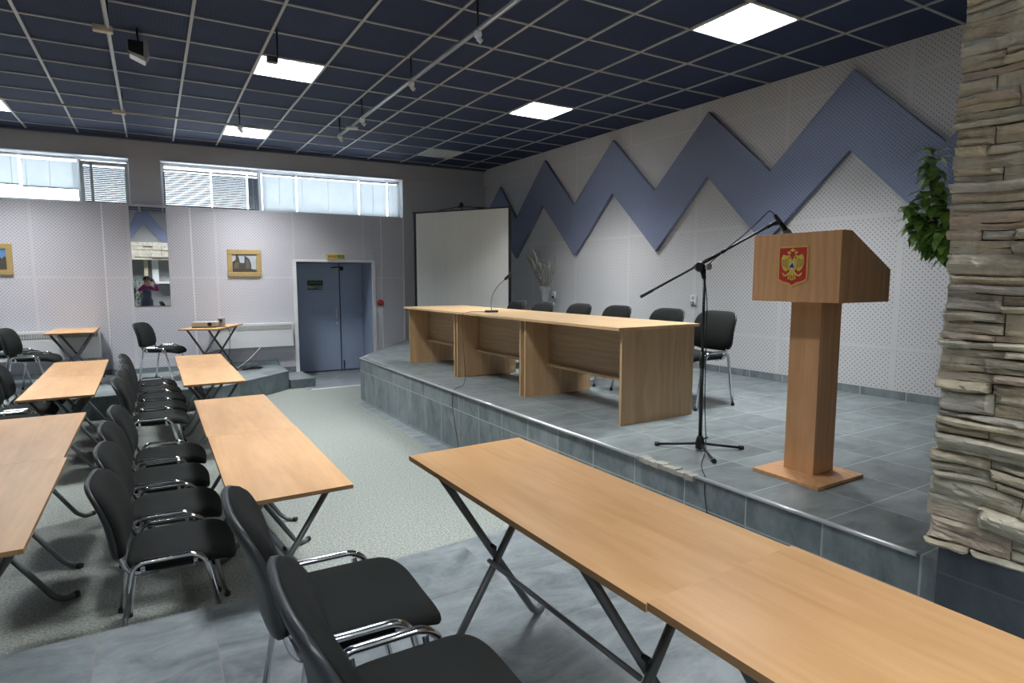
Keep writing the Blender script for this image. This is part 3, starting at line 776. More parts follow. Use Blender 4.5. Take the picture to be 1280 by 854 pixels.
# crest : e(u,v,d): u to viewer's right, v up, front of head faces -X
cy, cz = .005, 1.207; sc = 1.0
def ef(u, v, dd): return (.02-dd, cy-u*sc, cz+v*sc)
def shield(w, top, side, tip):
    pts = [(-w, top), (w, top), (w, -side)]
    pts += [(w*.72, -side-.012), (w*.30, -tip+.014), (0, -tip), (-w*.30, -tip+.014), (-w*.72, -side-.012), (-w, -side)]
    return pts[::-1]
bm = B(); prism_map(bm, shield(.090, .108, .078, .118), ef, -.001, .005); cr = mesh_obj('crest', bm, M['yellow'], pd)
bm = B(); prism_map(bm, shield(.080, .098, .071, .104), ef, .004, .0065); mesh_obj('red_field', bm, M['red'], cr)
def poly(bm, pts, d0=.006, d1=.0085): prism_map(bm, pts, ef, d0, d1)
bm = B()
for s in (1, -1):
    q = lambda L: [(s*a, b) for a, b in L]
    poly(bm, q([(.012, .022), (.022, .040), (.040, .058), (.058, .062), (.066, .044), (.068, .022), (.064, .0), (.055, -.018), (.044, -.028), (.034, -.030), (.024, -.018), (.014, -.004)]))   # wing
    poly(bm, q([(.004, .020), (.013, .022), (.020, .040), (.030, .047), (.040, .044), (.033, .053), (.026, .060), (.016, .057), (.010, .044), (.003, .034)]), .006, .010)  # neck and head
    poly(bm, q([(.014, .062), (.029, .066), (.033, .078), (.027, .074), (.022, .083), (.018, .075), (.012, .076)]), .006, .010)   # crown
    poly(bm, q([(.010, -.032), (.020, -.034), (.032, -.046), (.046, -.050), (.044, -.058), (.028, -.056), (.012, -.044)]), .006, .010)    # claw
    poly(bm, q([(.044, -.046), (.056, -.036), (.060, -.042), (.048, -.058)]), .006, .010)
poly(bm, [(-.015, .030), (.015, .030), (.022, .0), (.016, -.034), (.0, -.044), (-.016, -.034), (-.022, .0)], .006, .0095)
poly(bm, [(-.011, -.040), (.011, -.040), (.020, -.058), (.026, -.070), (.010, -.076), (0, -.079), (-.010, -.076), (-.026, -.070), (-.020, -.058)], .006, .0095)
poly(bm, [(-.010, .078), (.010, .078), (.015, .090), (.007, .087), (0, .097), (-.007, .087), (-.015, .090)], .006, .010)
mesh_obj('eagle', bm, M['eagle'], cr)
bm = B()
for s in (1, -1):
    for k in range(4):
        a = .030+k*.010; poly(bm, [(s*a, .040-k*.002), (s*(a+.003), .040-k*.002), (s*(a+.001), -.014+k*.004), (s*(a-.002), -.014+k*.004)][::1 if s > 0 else -1], .008, .0095)
    poly(bm, [(s*.014, .040), (s*.021, .050), (s*.024, .048), (s*.018, .037)], .0095, .0112)
for k in range(3): poly(bm, [(-.012+k*.010, -.05), (-.009+k*.010, -.05), (-.009+k*.012, -.074), (-.013+k*.012, -.074)], .009, .0105)
mesh_obj('feather_line', bm, M['brown'], cr)
bm = B(); poly(bm, [(-.0155, .020), (.0155, .020), (.0155, -.014), (.008, -.022), (0, -.025), (-.008, -.022), (-.0155, -.014)], .0094, .0115); mesh_obj('breast_shield', bm, M['silver'], cr)
bm = B(); poly(bm, [(-.012, -.002), (-.004, .004), (.0, .014), (.005, .012), (.006, .003), (.012, -.004), (.011, -.016), (.006, -.008), (-.004, -.008), (-.009, -.016)], .0113, .0125); mesh_obj('rider', bm, M['black'], cr)
bm = B(); rs = random.Random(2)
for (y, z_) in ((-.2605, 1.36), (-.2605, 1.05), (-.2605, 1.10), (-.2605, 1.22)):
    for x in (.05, .44): 
        if z_ < 1.2 or x < .1: tube(bm, [(x, y-.0005, z_), (x, y+.001, z_)], .004, 8)
mesh_obj('screw_cap', bm, M['cream'], pd)

# ---- microphone stand
ms = thing('microphone_stand', 'black tripod boom microphone stand left of the podium', 'microphone stand', (3.075, 2.70, .62))
bm = B(); tube(bm, [(0, 0, .05), (-.005, 0, .62)], .0125, 10); tube(bm, [(-.005, 0, .60), (-.01, 0, 1.20)], .009, 10); mesh_obj('pole', bm, M['black'], ms)
bm = B(); lathe(bm, [(.030, .015), (.032, .05), (.022, .09), (.016, .10)], 14); tube(bm, [(0, 0, .07), (.05, -.02, .085)], .006, 8); mesh_obj('hub', bm, M['black'], ms)
for p in ((-.185, .245), (.235, -.13), (-.12, -.20)):
    a = Vector((p[0], p[1], 0)); a = a/a.length*.285
    bm = B(); tube(bm, [(a.x*.08, a.y*.08, .045), (a.x*.97, a.y*.97, .015)], .0085, 8); l = mesh_obj('leg', bm, M['black'], ms)
    bm = B(); tube(bm, [(a.x*.93, a.y*.93, .016), (a.x*1.03, a.y*1.03, .0145)], .0145, 10); mesh_obj('foot_cap', bm, M['rubber'], l)
bm = B(); tube(bm, [(-.005, 0, .56), (-.006, 0, .66)], .017, 10); mesh_obj('clutch', bm, M['black'], ms)
piv = Vector((-.012, 0, 1.225))
Lend = Vector((2.754, 2.95, 1.640)) - Vector((3.075, 2.70, .62)); Rend = Vector((3.405, 2.475, 2.098)) - Vector((3.075, 2.70, .62))
pv = Lend.lerp(Rend, .462)
bm = B(); ball(bm, pv-Vector((0, 0, .018)), .036, 1, 1, .95); tube(bm, [pv+Vector((-.04, -.03, -.012)), pv+Vector((.04, .03, -.012))], .022, 12); tube(bm, [(-.01, 0, 1.14), pv], .014, 10); mesh_obj('boom_clamp', bm, M['black'], ms)
bm = B(); ax = (pv+Vector((.03, -.05, -.012))); tube(bm, [ax+Vector((-.012, .002, -.004)), ax+Vector((-.012, -.014, -.004))], .022, 14); mesh_obj('knob', bm, M['grey_plastic'], ms)
dv = (Rend-Lend).normalized()
bm = B(); tube(bm, [Lend, Rend], .0078, 8); bo = mesh_obj('boom', bm, M['black'], ms)
bm = B(); tube(bm, [Lend-dv*.005, Lend+dv*.09], .0105, 10); mesh_obj('counterweight', bm, M['black'], bo)
bm = B(); tube(bm, [pv-dv*.04, pv+dv*.14], .0125, 10); tube(bm, [pv+dv*.15, pv+dv*.18], .012, 10); mesh_obj('boom_sleeve', bm, M['black'], bo)
mc = Vector((3.075, 2.70, .62))+Rend
bm = B(); tube(bm, [Rend-dv*.03, Rend+dv*.03], .012, 8); tube(bm, [Rend+dv*.02, Rend+dv*.05+Vector((.01, -.008, -.01))], .015, 10); mesh_obj('clip', bm, M['black'], ms)
mi = thing('microphone', 'black handheld microphone clipped to the boom stand above the podium', 'microphone', mc)
a = Vector((.015, -.012, .065)); b = Vector((.095, -.07, -.07))
bm = B(); pts = [a.lerp(b, t) for t in (0, .25, .5, .72)]; tube(bm, pts, [.011, .0135, .016, .018], 12); mesh_obj('body', bm, M['black'], mi)
bm = B(); tube(bm, [a.lerp(b, t) for t in (.72, .76, .82, .90, .97, 1.0)], [.019, .023, .025, .025, .018, .008], 14); mesh_obj('grille', bm, M['leg'], mi)
def cable(name, label, pts, r=.003, loc=(0, 0, 0)):
    bm = B(); tube(bm, fillet(pts, .12, 6), r, 6); return tag(mesh_obj(name, bm, M['rubber']), label, 'cable')
base = Vector((3.075, 2.70, .62))
cable('microphone_cable', 'thin black cable from the stand microphone down to the stage edge',
      [mc+a, mc+a+Vector((-.02, .02, .03)), mc+Vector((-.12, .09, -.05)), base+pv+dv*.16, base+pv+Vector((.01, -.02, -.03)), base+Vector((.012, -.012, 1.0)), base+Vector((.018, -.012, .3)), base+Vector((.03, -.03, .012)), (2.80, 2.45, .624), (2.655, 2.28, .626), (2.632, 2.27, .56), (2.630, 2.22, .32)], .0032)

# ---- gooseneck microphone
gm = thing('desk_microphone', 'gooseneck microphone with flat black base on the middle desk', 'microphone', (3.24, 5.86, 1.391), radians(-31))
bm = B(); box(bm, -.075, .075, -.055, .055, 0, .022, 0, .008); mesh_obj('base', bm, M['shell'], gm)
bm = B(); g = [(0, 0, .02), (-.005, 0, .12), (.015, 0, .21), (.075, 0, .30), (.15, 0, .365)]; tube(bm, fillet(g, .08, 6), .0055, 8); mesh_obj('gooseneck', bm, M['grey_plastic'], gm)
bm = B(); tube(bm, [(.145, 0, .36), (.16, 0, .374), (.215, 0, .425), (.222, 0, .431)], [.009, .017, .017, .008], 12); mesh_obj('windscreen', bm, M['rubber'], gm)
cable('microphone_cable', 'thin cable hanging from the desk microphone over the desk front and stage edge',
      [(3.18, 5.90, 1.396), (3.02, 5.96, 1.398), (2.925, 5.97, 1.38), (2.915, 5.92, 1.05), (2.88, 5.80, .70), (2.80, 5.68, .626), (2.60, 5.52, .633), (2.555, 5.46, .50), (2.545, 5.36, .25), (2.54, 5.25, .012), (2.47, 5.1, .010)], .0030)

# ---- projection screen
L3, R3 = Vector((3.923, 9.851, 0)), Vector((4.902, 8.216, 0)); mid = (L3+R3)/2; W = (R3-L3).length; ang = math.atan2((R3-L3).y, (R3-L3).x)
ps = thing('projection_screen', 'white tripod projection screen with black border behind the desks', 'projection screen', (mid.x, mid.y, .62), ang)
bm = B(); box(bm, -W/2+.05, W/2-.05, -.002, .002, .45, 2.27); mesh_obj('screen_fabric', bm, M['screen'], ps)
bm = B(); box(bm, -W/2, -W/2+.05, -.003, .003, .42, 2.28); box(bm, W/2-.05, W/2, -.003, .003, .42, 2.28); box(bm, -W/2, W/2, -.003, .003, .40, .45); mesh_obj('border', bm, M['black'], ps)
bm = B(); box(bm, -W/2-.01, W/2+.01, -.012, .014, 2.258, 2.285, 0, .003); mesh_obj('top_bar', bm, M['black'], ps)
bm = B(); tube(bm, [(-.50, .0, 2.28), (0, .0, 2.33), (.52, 0, 2.28)], .009, 8); box(bm, -.03, .03, -.015, .03, 2.31, 2.345); mesh_obj('carry_handle', bm, M['black'], ps)
bm = B(); tube(bm, [(0, .055, .12), (0, .055, 2.39)], .013, 10); box(bm, -.022, .022, .02, .07, 2.33, 2.375); box(bm, -.013, .013, .02, .06, 2.37, 2.40); mesh_obj('pole', bm, M['black'], ps)
bm = B(); tube(bm, [(-W/2+.0, -.03, .38), (W/2, -.03, .38)], .038, 14); mesh_obj('case', bm, M['black'], ps)
for q in (90, 210, 330):
    bm = B(); e = Vector((cos(radians(q))*.45, .055+sin(radians(q))*.45, .012)); tube(bm, [(0, .055, .38), e*.55+Vector((0, .02, .12)), e], .010, 8); mesh_obj('leg', bm, M['black'], ps)

# ---- vase with dry branches
vs = thing('floor_vase', 'tall clear glass floor vase by the right wall beyond the desks', 'vase', (5.55, 8.22, .62))
bm = B(); lathe(bm, [(.10, 0), (.105, .02), (.070, .18), (.055, .45), (.060, .80), (.10, 1.03), (.095, 1.03), (.055, .80), (.050, .45), (.06, .2), (.09, .04)], 24); mesh_obj('glass_body', bm, M['vase'], vs)
br = thing('dried_branches', 'grey dry twigs with pale seed heads standing in the floor vase', 'dried bouquet', (5.55, 8.22, .66))
rng = random.Random(12); bs, bf_ = B(), B()
for k in range(17):
    a = rng.uniform(0, 2*pi); sp = rng.uniform(.10, .46); zt = rng.uniform(1.05, 1.60); tip = Vector((cos(a)*sp*.45-.05, sin(a)*sp*.95+.05, zt)); 
    p0 = Vector((cos(a)*.03, sin(a)*.03, .05)); p1 = Vector((cos(a)*.05, sin(a)*.05, .95))
    if k == 0: tip = Vector((.05, -.34, 1.30))
    if k == 1: tip = Vector((-.02, .36, 1.62))
    pts = [p0, p1, p1.lerp(tip, .5)+Vector((rng.uniform(-.03, .03), rng.uniform(-.03, .03), .02)), tip]
    tube(bs, fillet(pts, .2, 4), .0045, 5)
    for q in range(4):
        t = rng.uniform(.15, .9); s0 = p1.lerp(tip, t); e = s0+Vector((rng.uniform(-.06, .06), rng.uniform(-.09, .09), rng.uniform(.06, .16))); tube(bs, [s0, e], .0026, 4)
        if rng.random() < .55: ball(bf_, e, rng.uniform(.010, .019), sub=1)
    if k < 8: bp_ = B(); tube(bp_, [pts[2], pts[2].lerp(tip, .5), tip], [.006, .019, .005], 6); mesh_obj('grass_plume', bp_, M['dryflower'], br)
mesh_obj('twig', bs, M['twig'], br); mesh_obj('seed_head', bf_, M['dryflower'], br)

# ---- heaters
def heater(u0, u1, z0, z1, lab, w=-.0):
    t = thing('wall_heater', lab, 'heater', bw((u0+u1)/2, w, z0), BT, 'panel heaters on the back wall'); hw = (u1-u0)/2; hh = z1-z0
    bm = B(); box(bm, -hw, hw, -.10, -.02, 0, hh, 0, .006); mesh_obj('casing', bm, M['white_metal'], t)
    bm = B(); n = int(hw*2/.03)
    for k in range(n): u = -hw+.02+k*(2*hw-.04)/n; box(bm, u, u+.023, -.106, -.099, hh-.105, hh-.035)
    mesh_obj('grille', bm, M['grille'], t)
    bm = B(); box(bm, -hw+.1, -hw+.14, -.025, .0, .05, hh-.05); box(bm, hw-.14, hw-.1, -.025, 0, .05, hh-.05); mesh_obj('bracket', bm, M['grille'], t)
heater(.80, 2.06, .61, 1.02, 'white panel heater between the projector table and the blue door')
heater(-2.6, -.72, .57, 1.0, 'white panel heater behind the left edge table')

# ---- mirror
bm = B(); box(bm, -.250, .240, 10.968, 10.974, 1.342, 2.872)
bmesh.ops.recalc_face_normals(bm, faces=bm.faces)
for f in bm.faces: f.material_index = 0 if f.normal.y < -.5 else 1
tag(mesh_obj('wall_mirror', bm, [M['mirror'], M['grille']]), 'tall frameless mirror on the back wall reflecting the photographer', 'mirror')

# ---- framed pictures
def picture(u0, u1, z0, z1, lab, kind):
    t = thing('framed_picture', lab, 'picture', bw((u0+u1)/2, 0, (z0+z1)/2), BT, 'framed landscape pictures'); w, h = (u1-u0)/2, (z1-z0)/2; fw = .075 if kind else .07
    bm = B()
    for a in ((-w, w, h-fw, h), (-w, w, -h, -h+fw), (-w, -w+fw, -h+fw, h-fw), (w-fw, w, -h+fw, h-fw)): box(bm, a[0], a[1], -.03, -.001, a[2], a[3], 0, .006)
    mesh_obj('frame', bm, M['gold'], t)
    cw, chh = w-fw+.003, h-fw+.003
    bm = B(); box(bm, -cw, cw, -.012, -.002, -chh, chh); cv = mesh_obj('canvas', bm, M['sky'] if kind else M['skyblue'], t)
    fn = lambda u, v, dd: (u*cw, -.012-dd, v*chh)
    bm = B()
    if kind:
        prism_map(bm, [(-1, -1), (1, -1), (1, -.72), (.55, -.62), (.55, -.1), (.42, .45), (.18, .72), (.02, .86), (.0, .1), (-.12, -.02), (-.28, .08), (-.36, .0), (-.42, .5), (-.55, .95), (-.68, .9), (-.72, .35), (-.9, .2), (-1, .1)], fn, 0, .001)
        mesh_obj('painted_rocks', bm, M['rock'], cv)
        bm = B(); prism_map(bm, [(-.9, -.6), (-.45, -.6), (-.5, .1), (-.8, .0)], fn, .001, .0016); mesh_obj('lit_rock_face', bm, M['rock2'], cv); bm = B(); prism_map(bm, [(.1, -.6), (.45, -.6), (.35, .3), (.15, .4)], fn, .001, .0016); mesh_obj('lit_rock_face', bm, M['rock2'], cv)
    else:
        prism_map(bm, [(-1, -1), (1, -1), (1, .05), (.6, -.05), (.2, .1), (-.4, .0), (-1, .12)], fn, 0, .001); mesh_obj('painted_field', bm, M['field'], cv)
        bm = B(); prism_map(bm, [(.45, -.9), (1, -.9), (1, .15), (.9, .3), (.8, .05), (.72, .2), (.6, -.3)], fn, .001, .0016); mesh_obj('painted_rocks', bm, M['rock'], cv)
picture(1.085, 1.600, 1.805, 2.25, 'gold framed picture of dark standing rocks left of the door', 1)
picture(-2.35, -1.705, 1.82, 2.265, 'gold framed picture with blue sky cut by the left edge', 0)

# ---- signs, alarm, sockets
t = thing('exit_sign', 'dark green sign with pale letters on the left door leaf', 'sign', bw(2.585, .72, 1.655), BT)
bm = B(); box(bm, -.14, .14, -.012, 0, -.085, .085, 0, .003); mesh_obj('plate', bm, M['sign'], t)
text_mesh('lettering', 'ВЫХОД', .075, M['signwhite'], t, lambda x, y, z_: (x, -.0125-z_, y-.042))
bm = B()
for k in range(7): box(bm, -.115+k*.034, -.09+k*.034, -.0132, -.0118, .028, .058)
mesh_obj('pale_marks', bm, M['signgreen'], t)
t = thing('exit_light', 'small yellow lit sign plate above the blue door', 'sign', bw(2.83, -.0, 2.16), BT)
bm = B(); box(bm, -.165, .165, -.05, 0, -.05, .05, 0, .006); mesh_obj('housing', bm, M['cream'], t)
bm = B(); box(bm, -.155, .155, -.054, -.049, -.040, .040); mesh_obj('face', bm, M['signyellow'], t)
bm = B(); box(bm, .02, .15, -.056, -.053, -.03, .034); mesh_obj('green_half', bm, M['signgreen'], t)
bm = B()
for k in range(5): box(bm, -.13+k*.03, -.112+k*.03, -.0555, -.0535, -.02, .022)
mesh_obj('strokes', bm, M['field'], t)
t = thing('fire_alarm', 'round red fire alarm call point right of the door', 'alarm', bw(3.625, -.0, 1.33), BT)
bm = B(); tube(bm, [(0, .0, 0), (0, -.035, 0), (0, -.05, 0)], [.06, .058, .048], 20); mesh_obj('housing', bm, M['redalarm'], t)
bm = B(); tube(bm, [(0, -.049, 0), (0, -.056, 0)], .022, 14); mesh_obj('button', bm, M['lip'], t)
for y, lab in ((5.38, 'white wall switch behind the chair next to the last desk chair'), (8.36, 'white wall switch beside the dry branches')):
    t = thing('wall_switch', lab, 'switch', (rwx(y), y, 1.50), 0, 'wall switches on the right wall')
    bm = B(); box(bm, -.022, 0, -.045, .045, -.06, .06, 0, .006); mesh_obj('plate', bm, M['white'], t)
    bm = B(); box(bm, -.030, -.02, -.02, .02, .0, .04, 0, .003); mesh_obj('rocker', bm, M['grille'] if y < 8 else M['white_metal'], t)
    bm = B(); box(bm, -.045, -.02, -.022, .022, -.055, -.022, 0, .004); mesh_obj('plug', bm, M['rubber'] if y > 8 else M['grille'], t)

# ---- projector and things on the rear platform
pj = thing('projector', 'flat pale projector on the angled rear table', 'projector', (.66, 10.10, 1.041), radians(-15))
bm = B(); box(bm, -.17, .17, -.12, .12, .012, .085, 0, .012); mesh_obj('casing', bm, M['grille'], pj)
bm = B(); box(bm, -.165, .165, -.115, .115, .0, .014); mesh_obj('base_plate', bm, M['black'], pj)
bm = B(); tube(bm, [(.08, -.12, .05), (.08, -.145, .05)], .03, 14); mesh_obj('lens', bm, M['black'], pj)
t = thing('desk_lamp_head', 'small grey box standing at the right of the projector', 'box', (.90, 10.30, 1.041), radians(-20)) if 0 else thing('speaker_box', 'small grey box standing at the right of the projector', 'box', (.885, 10.20, 1.041), radians(-20))
bm = B(); box(bm, -.045, .045, -.04, .04, 0, .13, 0, .008); mesh_obj('casing', bm, M['grey_plastic'], t)
bm = B(); tube(bm, [(0, -.04, .085), (0, -.046, .085)], .026, 14); mesh_obj('cone', bm, M['shell'], t)
cable('power_cable', 'grey cable hanging from the projector table to the rear platform', [(.80, 10.0, 1.048), (.93, 9.93, 1.05), (.97, 9.93, .98), (.96, 9.95, .70), (.92, 10.2, .36), (1.05, 10.45, .296), (1.2, 10.5, .296)], .004)
bm = B(); pts = []
for k in range(90):
    a = k*.42; r = .07+.05*sin(k*.7)+.02*sin(k*1.9); pts.append((1.16+.16*sin(k*.05)+r*1.5*cos(a), 10.56+r*sin(a)*.8, .296+.006*(k % 7)))
tube(bm, pts, .009, 6); tag(mesh_obj('cable_bundle', bm, M['rubber']), 'tangled black cables lying on the rear platform', 'cable')
bm = B(); box(bm, 1.26, 1.46, 10.52, 10.58, .291, .335, 0, .006); box(bm, 1.30, 1.42, 10.535, 10.565, .335, .345); tag(mesh_obj('power_strip', bm, M['rubber']), 'black power strip beside the tangled cables', 'power strip')
cable('white_cable', 'thin pale cable sloping from the heater to the rear platform', [(1.52, 10.84, .62), (1.50, 10.80, .60), (1.25, 10.6, .40), (1.05, 10.5, .30)], .004).data.materials[0] = M['white']

# ---- ceiling track, hanger, floodlight
TZ = 3.69
lt = thing('lighting_track', 'thin grey lighting track hung below the blue ceiling on rods', 'track', (0, 0, TZ))
for a, b, r, m in (((2.29, 1.6, 0), (2.27, 8.40, 0), .020, 'grey_plastic'), ((-6.0, 8.62, 0), (2.27, 8.40, 0), .009, 'grille'), ((-.19, 1.6, 0), (-.19, 8.45, 0), .013, 'grid')):
    bm = B(); tube(bm, [a, b], r, 8); mesh_obj('rail', bm, M[m], lt)
for x, y in ((2.285, 4.34), (2.28, 5.73), (2.27, 7.3), (2.265, 8.28), (1.05, 8.43), (-.19, 5.78), (-.19, 8.45)):
    bm = B(); tube(bm, [(x, y, 0), (x, y, CZ-TZ-.004)], .009, 8); l = mesh_obj('hanger_rod', bm, M['black'], lt)
    bm = B()
    if x < 0: box(bm, x-.10, x+.03, y-.03, y+.03, -.035, .012, 0, .006)
    else: ball(bm, (x, y, -.03), .034, 1, 1, 1.1); tube(bm, [(x, y, -.06), (x+.03, y-.01, -.085)], .02, 10)
    mesh_obj('clamp', bm, M['cream'] if x < 0 else M['white'], l)
bm = B(); tube(bm, [(2.20, 7.75, -.03), (2.34, 7.72, -.03)], .022, 8); mesh_obj('track_joint', bm, M['white'], lt)
t = thing('ceiling_hanger', 'short dark rod with a block hanging before the square light', 'hanger', (1.035, 5.68, CZ-.012))
bm = B(); tube(bm, [(0, 0, 0), (0, 0, -.24)], .008, 8); mesh_obj('rod', bm, M['black'], t)
bm = B(); box(bm, -.09, -.0, -.03, .03, -.285, -.235, 0, .006); mesh_obj('block', bm, M['black'], t)
t = thing('floodlight', 'black floodlight with barn doors hanging from the ceiling at upper left', 'lamp', (.0, 6.30, CZ)); t.scale = (.72, .72, .72)
bm = B(); tube(bm, [(0, 0, 0), (-.0, 0, -.10), (.02, .0, -.20)], .011, 8); tube(bm, fillet([(-.07, .03, -.26), (-.06, .03, -.17), (.07, -.03, -.17), (.085, -.03, -.26)], .03), .008, 6); mesh_obj('yoke', bm, M['black'], t)
bm = B(); vsb = box(bm, -.10, .06, -.09, .09, -.33, -.17, 0, .012); mesh_obj('housing', bm, M['black'], t)
bm = B(); prism_map(bm, [(.06, -.17), (.10, -.14), (.115, -.30), (.075, -.39), (.055, -.33)], lambda u, v, dd: (u, dd, v), -.09, .09); mesh_obj('barn_door', bm, M['grey_plastic'], t)
bm = B(); prism_map(bm, [(-.10, -.30), (.06, -.345), (.07, -.40), (-.085, -.335)], lambda u, v, dd: (u, dd, v), -.09, .09); mesh_obj('barn_door', bm, M['white_metal'], t)

# ================================================================== BEHIND THE CAMERA (seen in the mirror)
bm = B(); rz = [(-4.5, 2.9), (-3.6, 4.2), (-2.7, 3.2), (-1.35, 4.25), (-.62, 3.5), (-.22, 4.45), (.62, 3.25), (1.6, 4.4), (2.5, 3.3), (2.5, 2.7), (1.6, 3.8), (.45, 3.02), (-.15, 3.72), (-.65, 3.02), (-1.35, 3.7), (-2.7, 2.6), (-3.6, 3.6), (-4.5, 2.4)]
prism_map(bm, rz, lambda u, v, dd: (u, -3.0+dd, v), .001, .05); struct('trim_11', bm, M['zigx'], label='blue zigzag panel on the rear wall')
bm = B(); lay = bm.loops.layers.float_color.new('tint'); rng = random.Random(8); z_ = 2.45
while z_ < 2.98:
    hh = rng.uniform(.08, .14); x = -2.6
    while x < 2.4:
        L = rng.uniform(.25, .6); sd += 1.3; stone_face(bm, lay, rng, x+.004, x+L-.004, z_, z_+hh-.004, lambda yy, zq, dd: (yy, -2.75+dd, zq), rng.uniform(0, .05), rnd_tint(rng), sd) if 0 else box(bm, x+.004, x+L-.004, -2.99, -2.72+rng.uniform(0, .05), z_, z_+hh-.004, 0, .008)
        x += L
    z_ += hh
for f in bm.faces:
    for l in f.loops:
        if l[lay][0] == 0: l[lay] = (1.0, .98, .88, 1)
struct('trim_12', bm, M['stone'], label='stone band across the rear wall')
bm = B(); box(bm, -.22, -.10, -2.98, -2.86, .28, 2.45); struct('trim_13', bm, M['cream'])
bm = B(); box(bm, .02, .22, -2.98, -2.9, 1.6, 2.45); box(bm, .1, 2.4, -2.98, -2.80, 1.62, 1.70); struct('trim_14', bm, M['white'])
bm = B(); box(bm, -1.3, -.3, -2.7, -2.3, .281, .72, 0, .01); tag(mesh_obj('planter_box', bm, M['soil']), 'long brown planter box behind the photographer', 'planter')
for i, (x, hgt) in enumerate(((-1.0, 1.25), (-.62, 1.1), (-.38, 1.0))):
    t = thing('leafy_plant', 'leafy green plant in the planter behind the photographer, ' + ('tallest and leftmost', 'middle one', 'nearest the cream post')[i], 'plant', (x, -2.5, .72), 0, 'plants behind the photographer')
    bs, bl = B(), B(); rng = random.Random(30+i)
    for k in range(6):
        tip = Vector((rng.uniform(-.25, .25), rng.uniform(-.15, .2), hgt*rng.uniform(.6, 1.0))); tube(bs, [(0, 0, -.01), tip*.5+Vector((.02, 0, 0)), tip], .009, 5)
        for q in range(9):
            p = tip*(.3+.7*q/8); leaf(bl, p, Vector((rng.uniform(-1, 1), rng.uniform(-.6, 1), rng.uniform(-.4, .7))), Vector((0, 0, 1)), rng.uniform(.16, .28), rng.uniform(.07, .11))
    mesh_obj('stem', bs, M['leaf2'], t); mesh_obj('foliage', bl, M['leaf2'], t, recalc=False)

# photographer: stands on the front platform, camera raised to the eye
def skin(name, vr, edges, mat, parent, root=0, sub=2):
    me = bpy.data.meshes.new(name); me.from_pydata([v for v, r in vr], edges, []); o = bpy.data.objects.new(name, me); COL.objects.link(o)
    if parent: o.parent = parent
    o.modifiers.new('Skin', 'SKIN'); o.modifiers['Skin'].use_smooth_shade = True
    for i, (v, r) in enumerate(vr):
        s = me.skin_vertices[0].data[i]; s.radius = (r, r) if not isinstance(r, tuple) else r; s.use_root = (i == root)
    m = o.modifiers.new('Sub', 'SUBSURF'); m.levels = sub; m.render_levels = sub
    bakemods(o); o.data.materials.clear(); o.data.materials.append(mat)
    for p in o.data.polygons: p.use_smooth = True
    o.data.name = name
    return o
fh = Vector((FWD.x, FWD.y, 0)).normalized(); ang = math.atan2(fh.y, fh.x)
# local frame: +X forward (toward what the camera sees), origin at the feet under the body
body0 = Vector((0, 0, .28)) - fh*.30
ph = thing('person', 'person in a magenta jacket and grey trousers raising a camera to the eye', 'person', body0, ang)
EY = H-.28
vr, ed = [], []
def add(p, r, link=None):
    vr.append((p, r)); i = len(vr)-1
    if link is not None: ed.append((link, i))
    return i
pel = add((-.04, 0, .80), .075); bel = add((-.03, 0, .95), .085, pel); che = add((-.03, 0, 1.12), .10, bel); sho = add((-.02, 0, 1.23), .085, che)
nk = add((0, 0, 1.31), .048, sho); hd = add((.035, 0, 1.40), .075, nk); hd2 = add((.045, 0, 1.48), .088, hd); hd3 = add((.035, 0, 1.545), .062, hd2)
nose_ = add((.118, 0, 1.435), .014, hd)
for s in (1, -1):
    sh = add((-.02, s*.155, 1.215), .056, sho); el = add((.10, s*.30, 1.14), .043, sh); wr = add((.205, s*.125, 1.36), .026, el); pa = add((.235, s*.085, 1.425), .030, wr)
    for k, (dx, dz, L) in enumerate(((.03, .035, .062), (.034, .015, .07), (.030, -.004, .066), (.022, -.022, .054))):
        b0 = add((.25+dx*.4, s*.078, 1.435+dz*.8), .0105, pa); b1 = add((.275, s*.068, 1.448+dz), .0095, b0); add((.285, s*.040, 1.452+dz), .0085, b1)
    t0 = add((.222, s*.062, 1.412), .011, pa); add((.232, s*.040, 1.405), .009, t0)
    hp = add((-.04, s*.085, .70), .075, pel); kn = add((.0, s*.10, .43), .055, hp); an = add((-.03, s*.105, .075), .036, kn); hl = add((-.01, s*.108, .036), .034, an); add((.11, s*.12, .030), .026, hl)
skin('body', vr, ed, M['skin'], ph, 0, 2)
vr, ed = [], []
che = add((-.03, 0, 1.13), .128); sho = add((-.02, 0, 1.235), .105, che); add((-.005, 0, 1.285), .066, sho)
for s in (1, -1):
    sh = add((-.02, s*.16, 1.218), .072, sho); el = add((.10, s*.305, 1.14), .060, sh); add((.19, s*.15, 1.335), .042, el)
skin('jacket', vr, ed, M['jacket'], ph, 0, 2)
vr, ed = [], []
pel = add((-.04, 0, .74), .135); bel = add((-.03, 0, .95), .142, pel); che = add((-.03, 0, 1.10), .148, bel); add((-.025, 0, 1.19), .118, che)
skin('vest', vr, ed, M['jeans'], ph, 0, 2)
vr, ed = [], []
pel = add((-.04, 0, .86), .150); top = add((-.035, 0, .98), .135, pel)
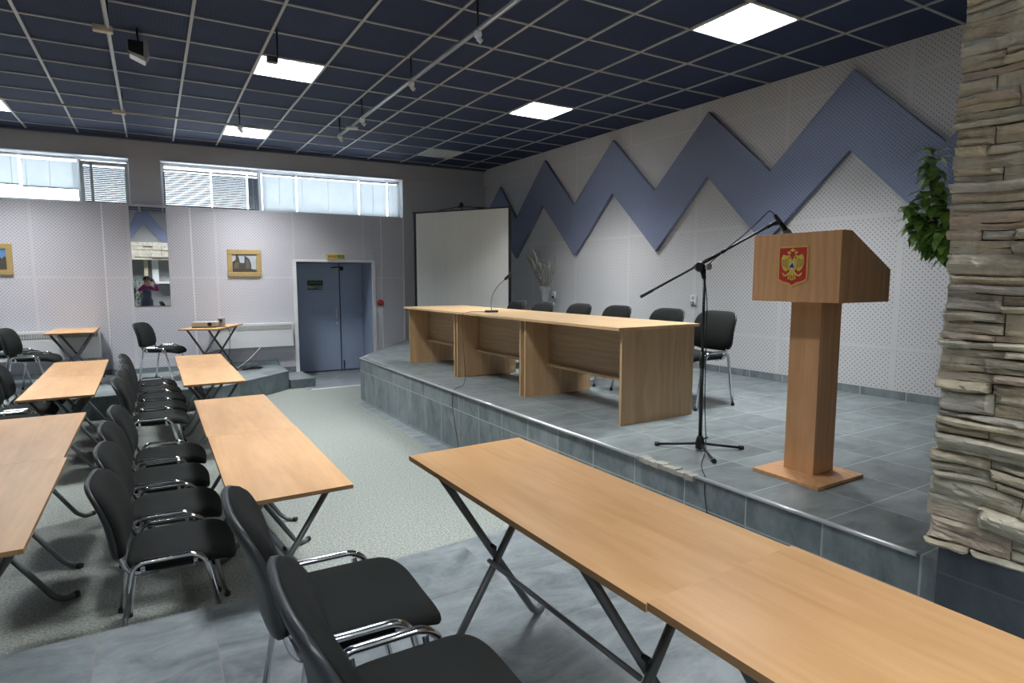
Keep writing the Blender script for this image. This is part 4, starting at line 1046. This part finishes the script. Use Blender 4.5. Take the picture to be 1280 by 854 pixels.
for s in (1, -1):
    hp = add((-.04, s*.095, .70), .105, pel); kn = add((.0, s*.10, .43), .070, hp); add((-.03, s*.105, .10), .056, kn)
skin('trousers', vr, ed, M['jeans'], ph, 0, 2)
bm = B(); ball(bm, (.012, 0, 1.505), .105, 1.0, .95, 1.0, 3)
for v in list(bm.verts):
    if v.co.x > .075 and v.co.z < 1.555: v.co.x = .075 - (v.co.x-.075)*.2
mesh_obj('hair', bm, M['hair'], ph)
for s in (1, -1):
    bm = B(); ball(bm, (.118, s*.034, 1.478), .012); mesh_obj('eye', bm, M['eye'], ph)
    bm = B(); ball(bm, (.04, s*.092, 1.465), .026, .6, .35, 1.2); mesh_obj('ear', bm, M['skin'], ph)
    bm = B(); ball(bm, (.05, s*.115, .034), .05, 1.9, .8, .66); mesh_obj('shoe', bm, M['black'], ph)
bm = B(); ball(bm, (.106, 0, 1.398), .018, .6, 1.2, .4); mesh_obj('mouth', bm, M['lip'], ph)
pc = thing('photo_camera', 'black photo camera held up in both hands by the photographer', 'camera', body0+Vector((0, 0, EY)), ang)
bm = B(); box(bm, .155, .215, -.066, .066, -.052, .040, 0, .008); box(bm, .160, .205, -.030, .030, .036, .066, 0, .010); mesh_obj('camera_body', bm, M['black'], pc)
bm = B(); tube(bm, [(.214, 0, 0), (.232, 0, 0), (.288, 0, 0)], [.034, .036, .036], 20); mesh_obj('lens', bm, M['shell'], pc)

# ================================================================== LIGHT
w = bpy.data.worlds.new('daylight'); SC.world = w; w.use_nodes = True
nt = w.node_tree; nt.nodes.clear()
bg = nt.nodes.new('ShaderNodeBackground'); bg.inputs[0].default_value = (.88, .94, 1.0, 1); bg.inputs[1].default_value = 6.5
oo = nt.nodes.new('ShaderNodeOutputWorld'); nt.links.new(bg.outputs[0], oo.inputs[0])
SC.view_settings.view_transform = 'Standard'
SC.view_settings.look = 'Medium Contrast'
SC.view_settings.exposure = 0.74
SC.cycles.use_denoising = True
SC.cycles.max_bounces = 8; SC.cycles.diffuse_bounces = 5; SC.cycles.transparent_max_bounces = 12
SC.cycles.sample_clamp_indirect = 6.0
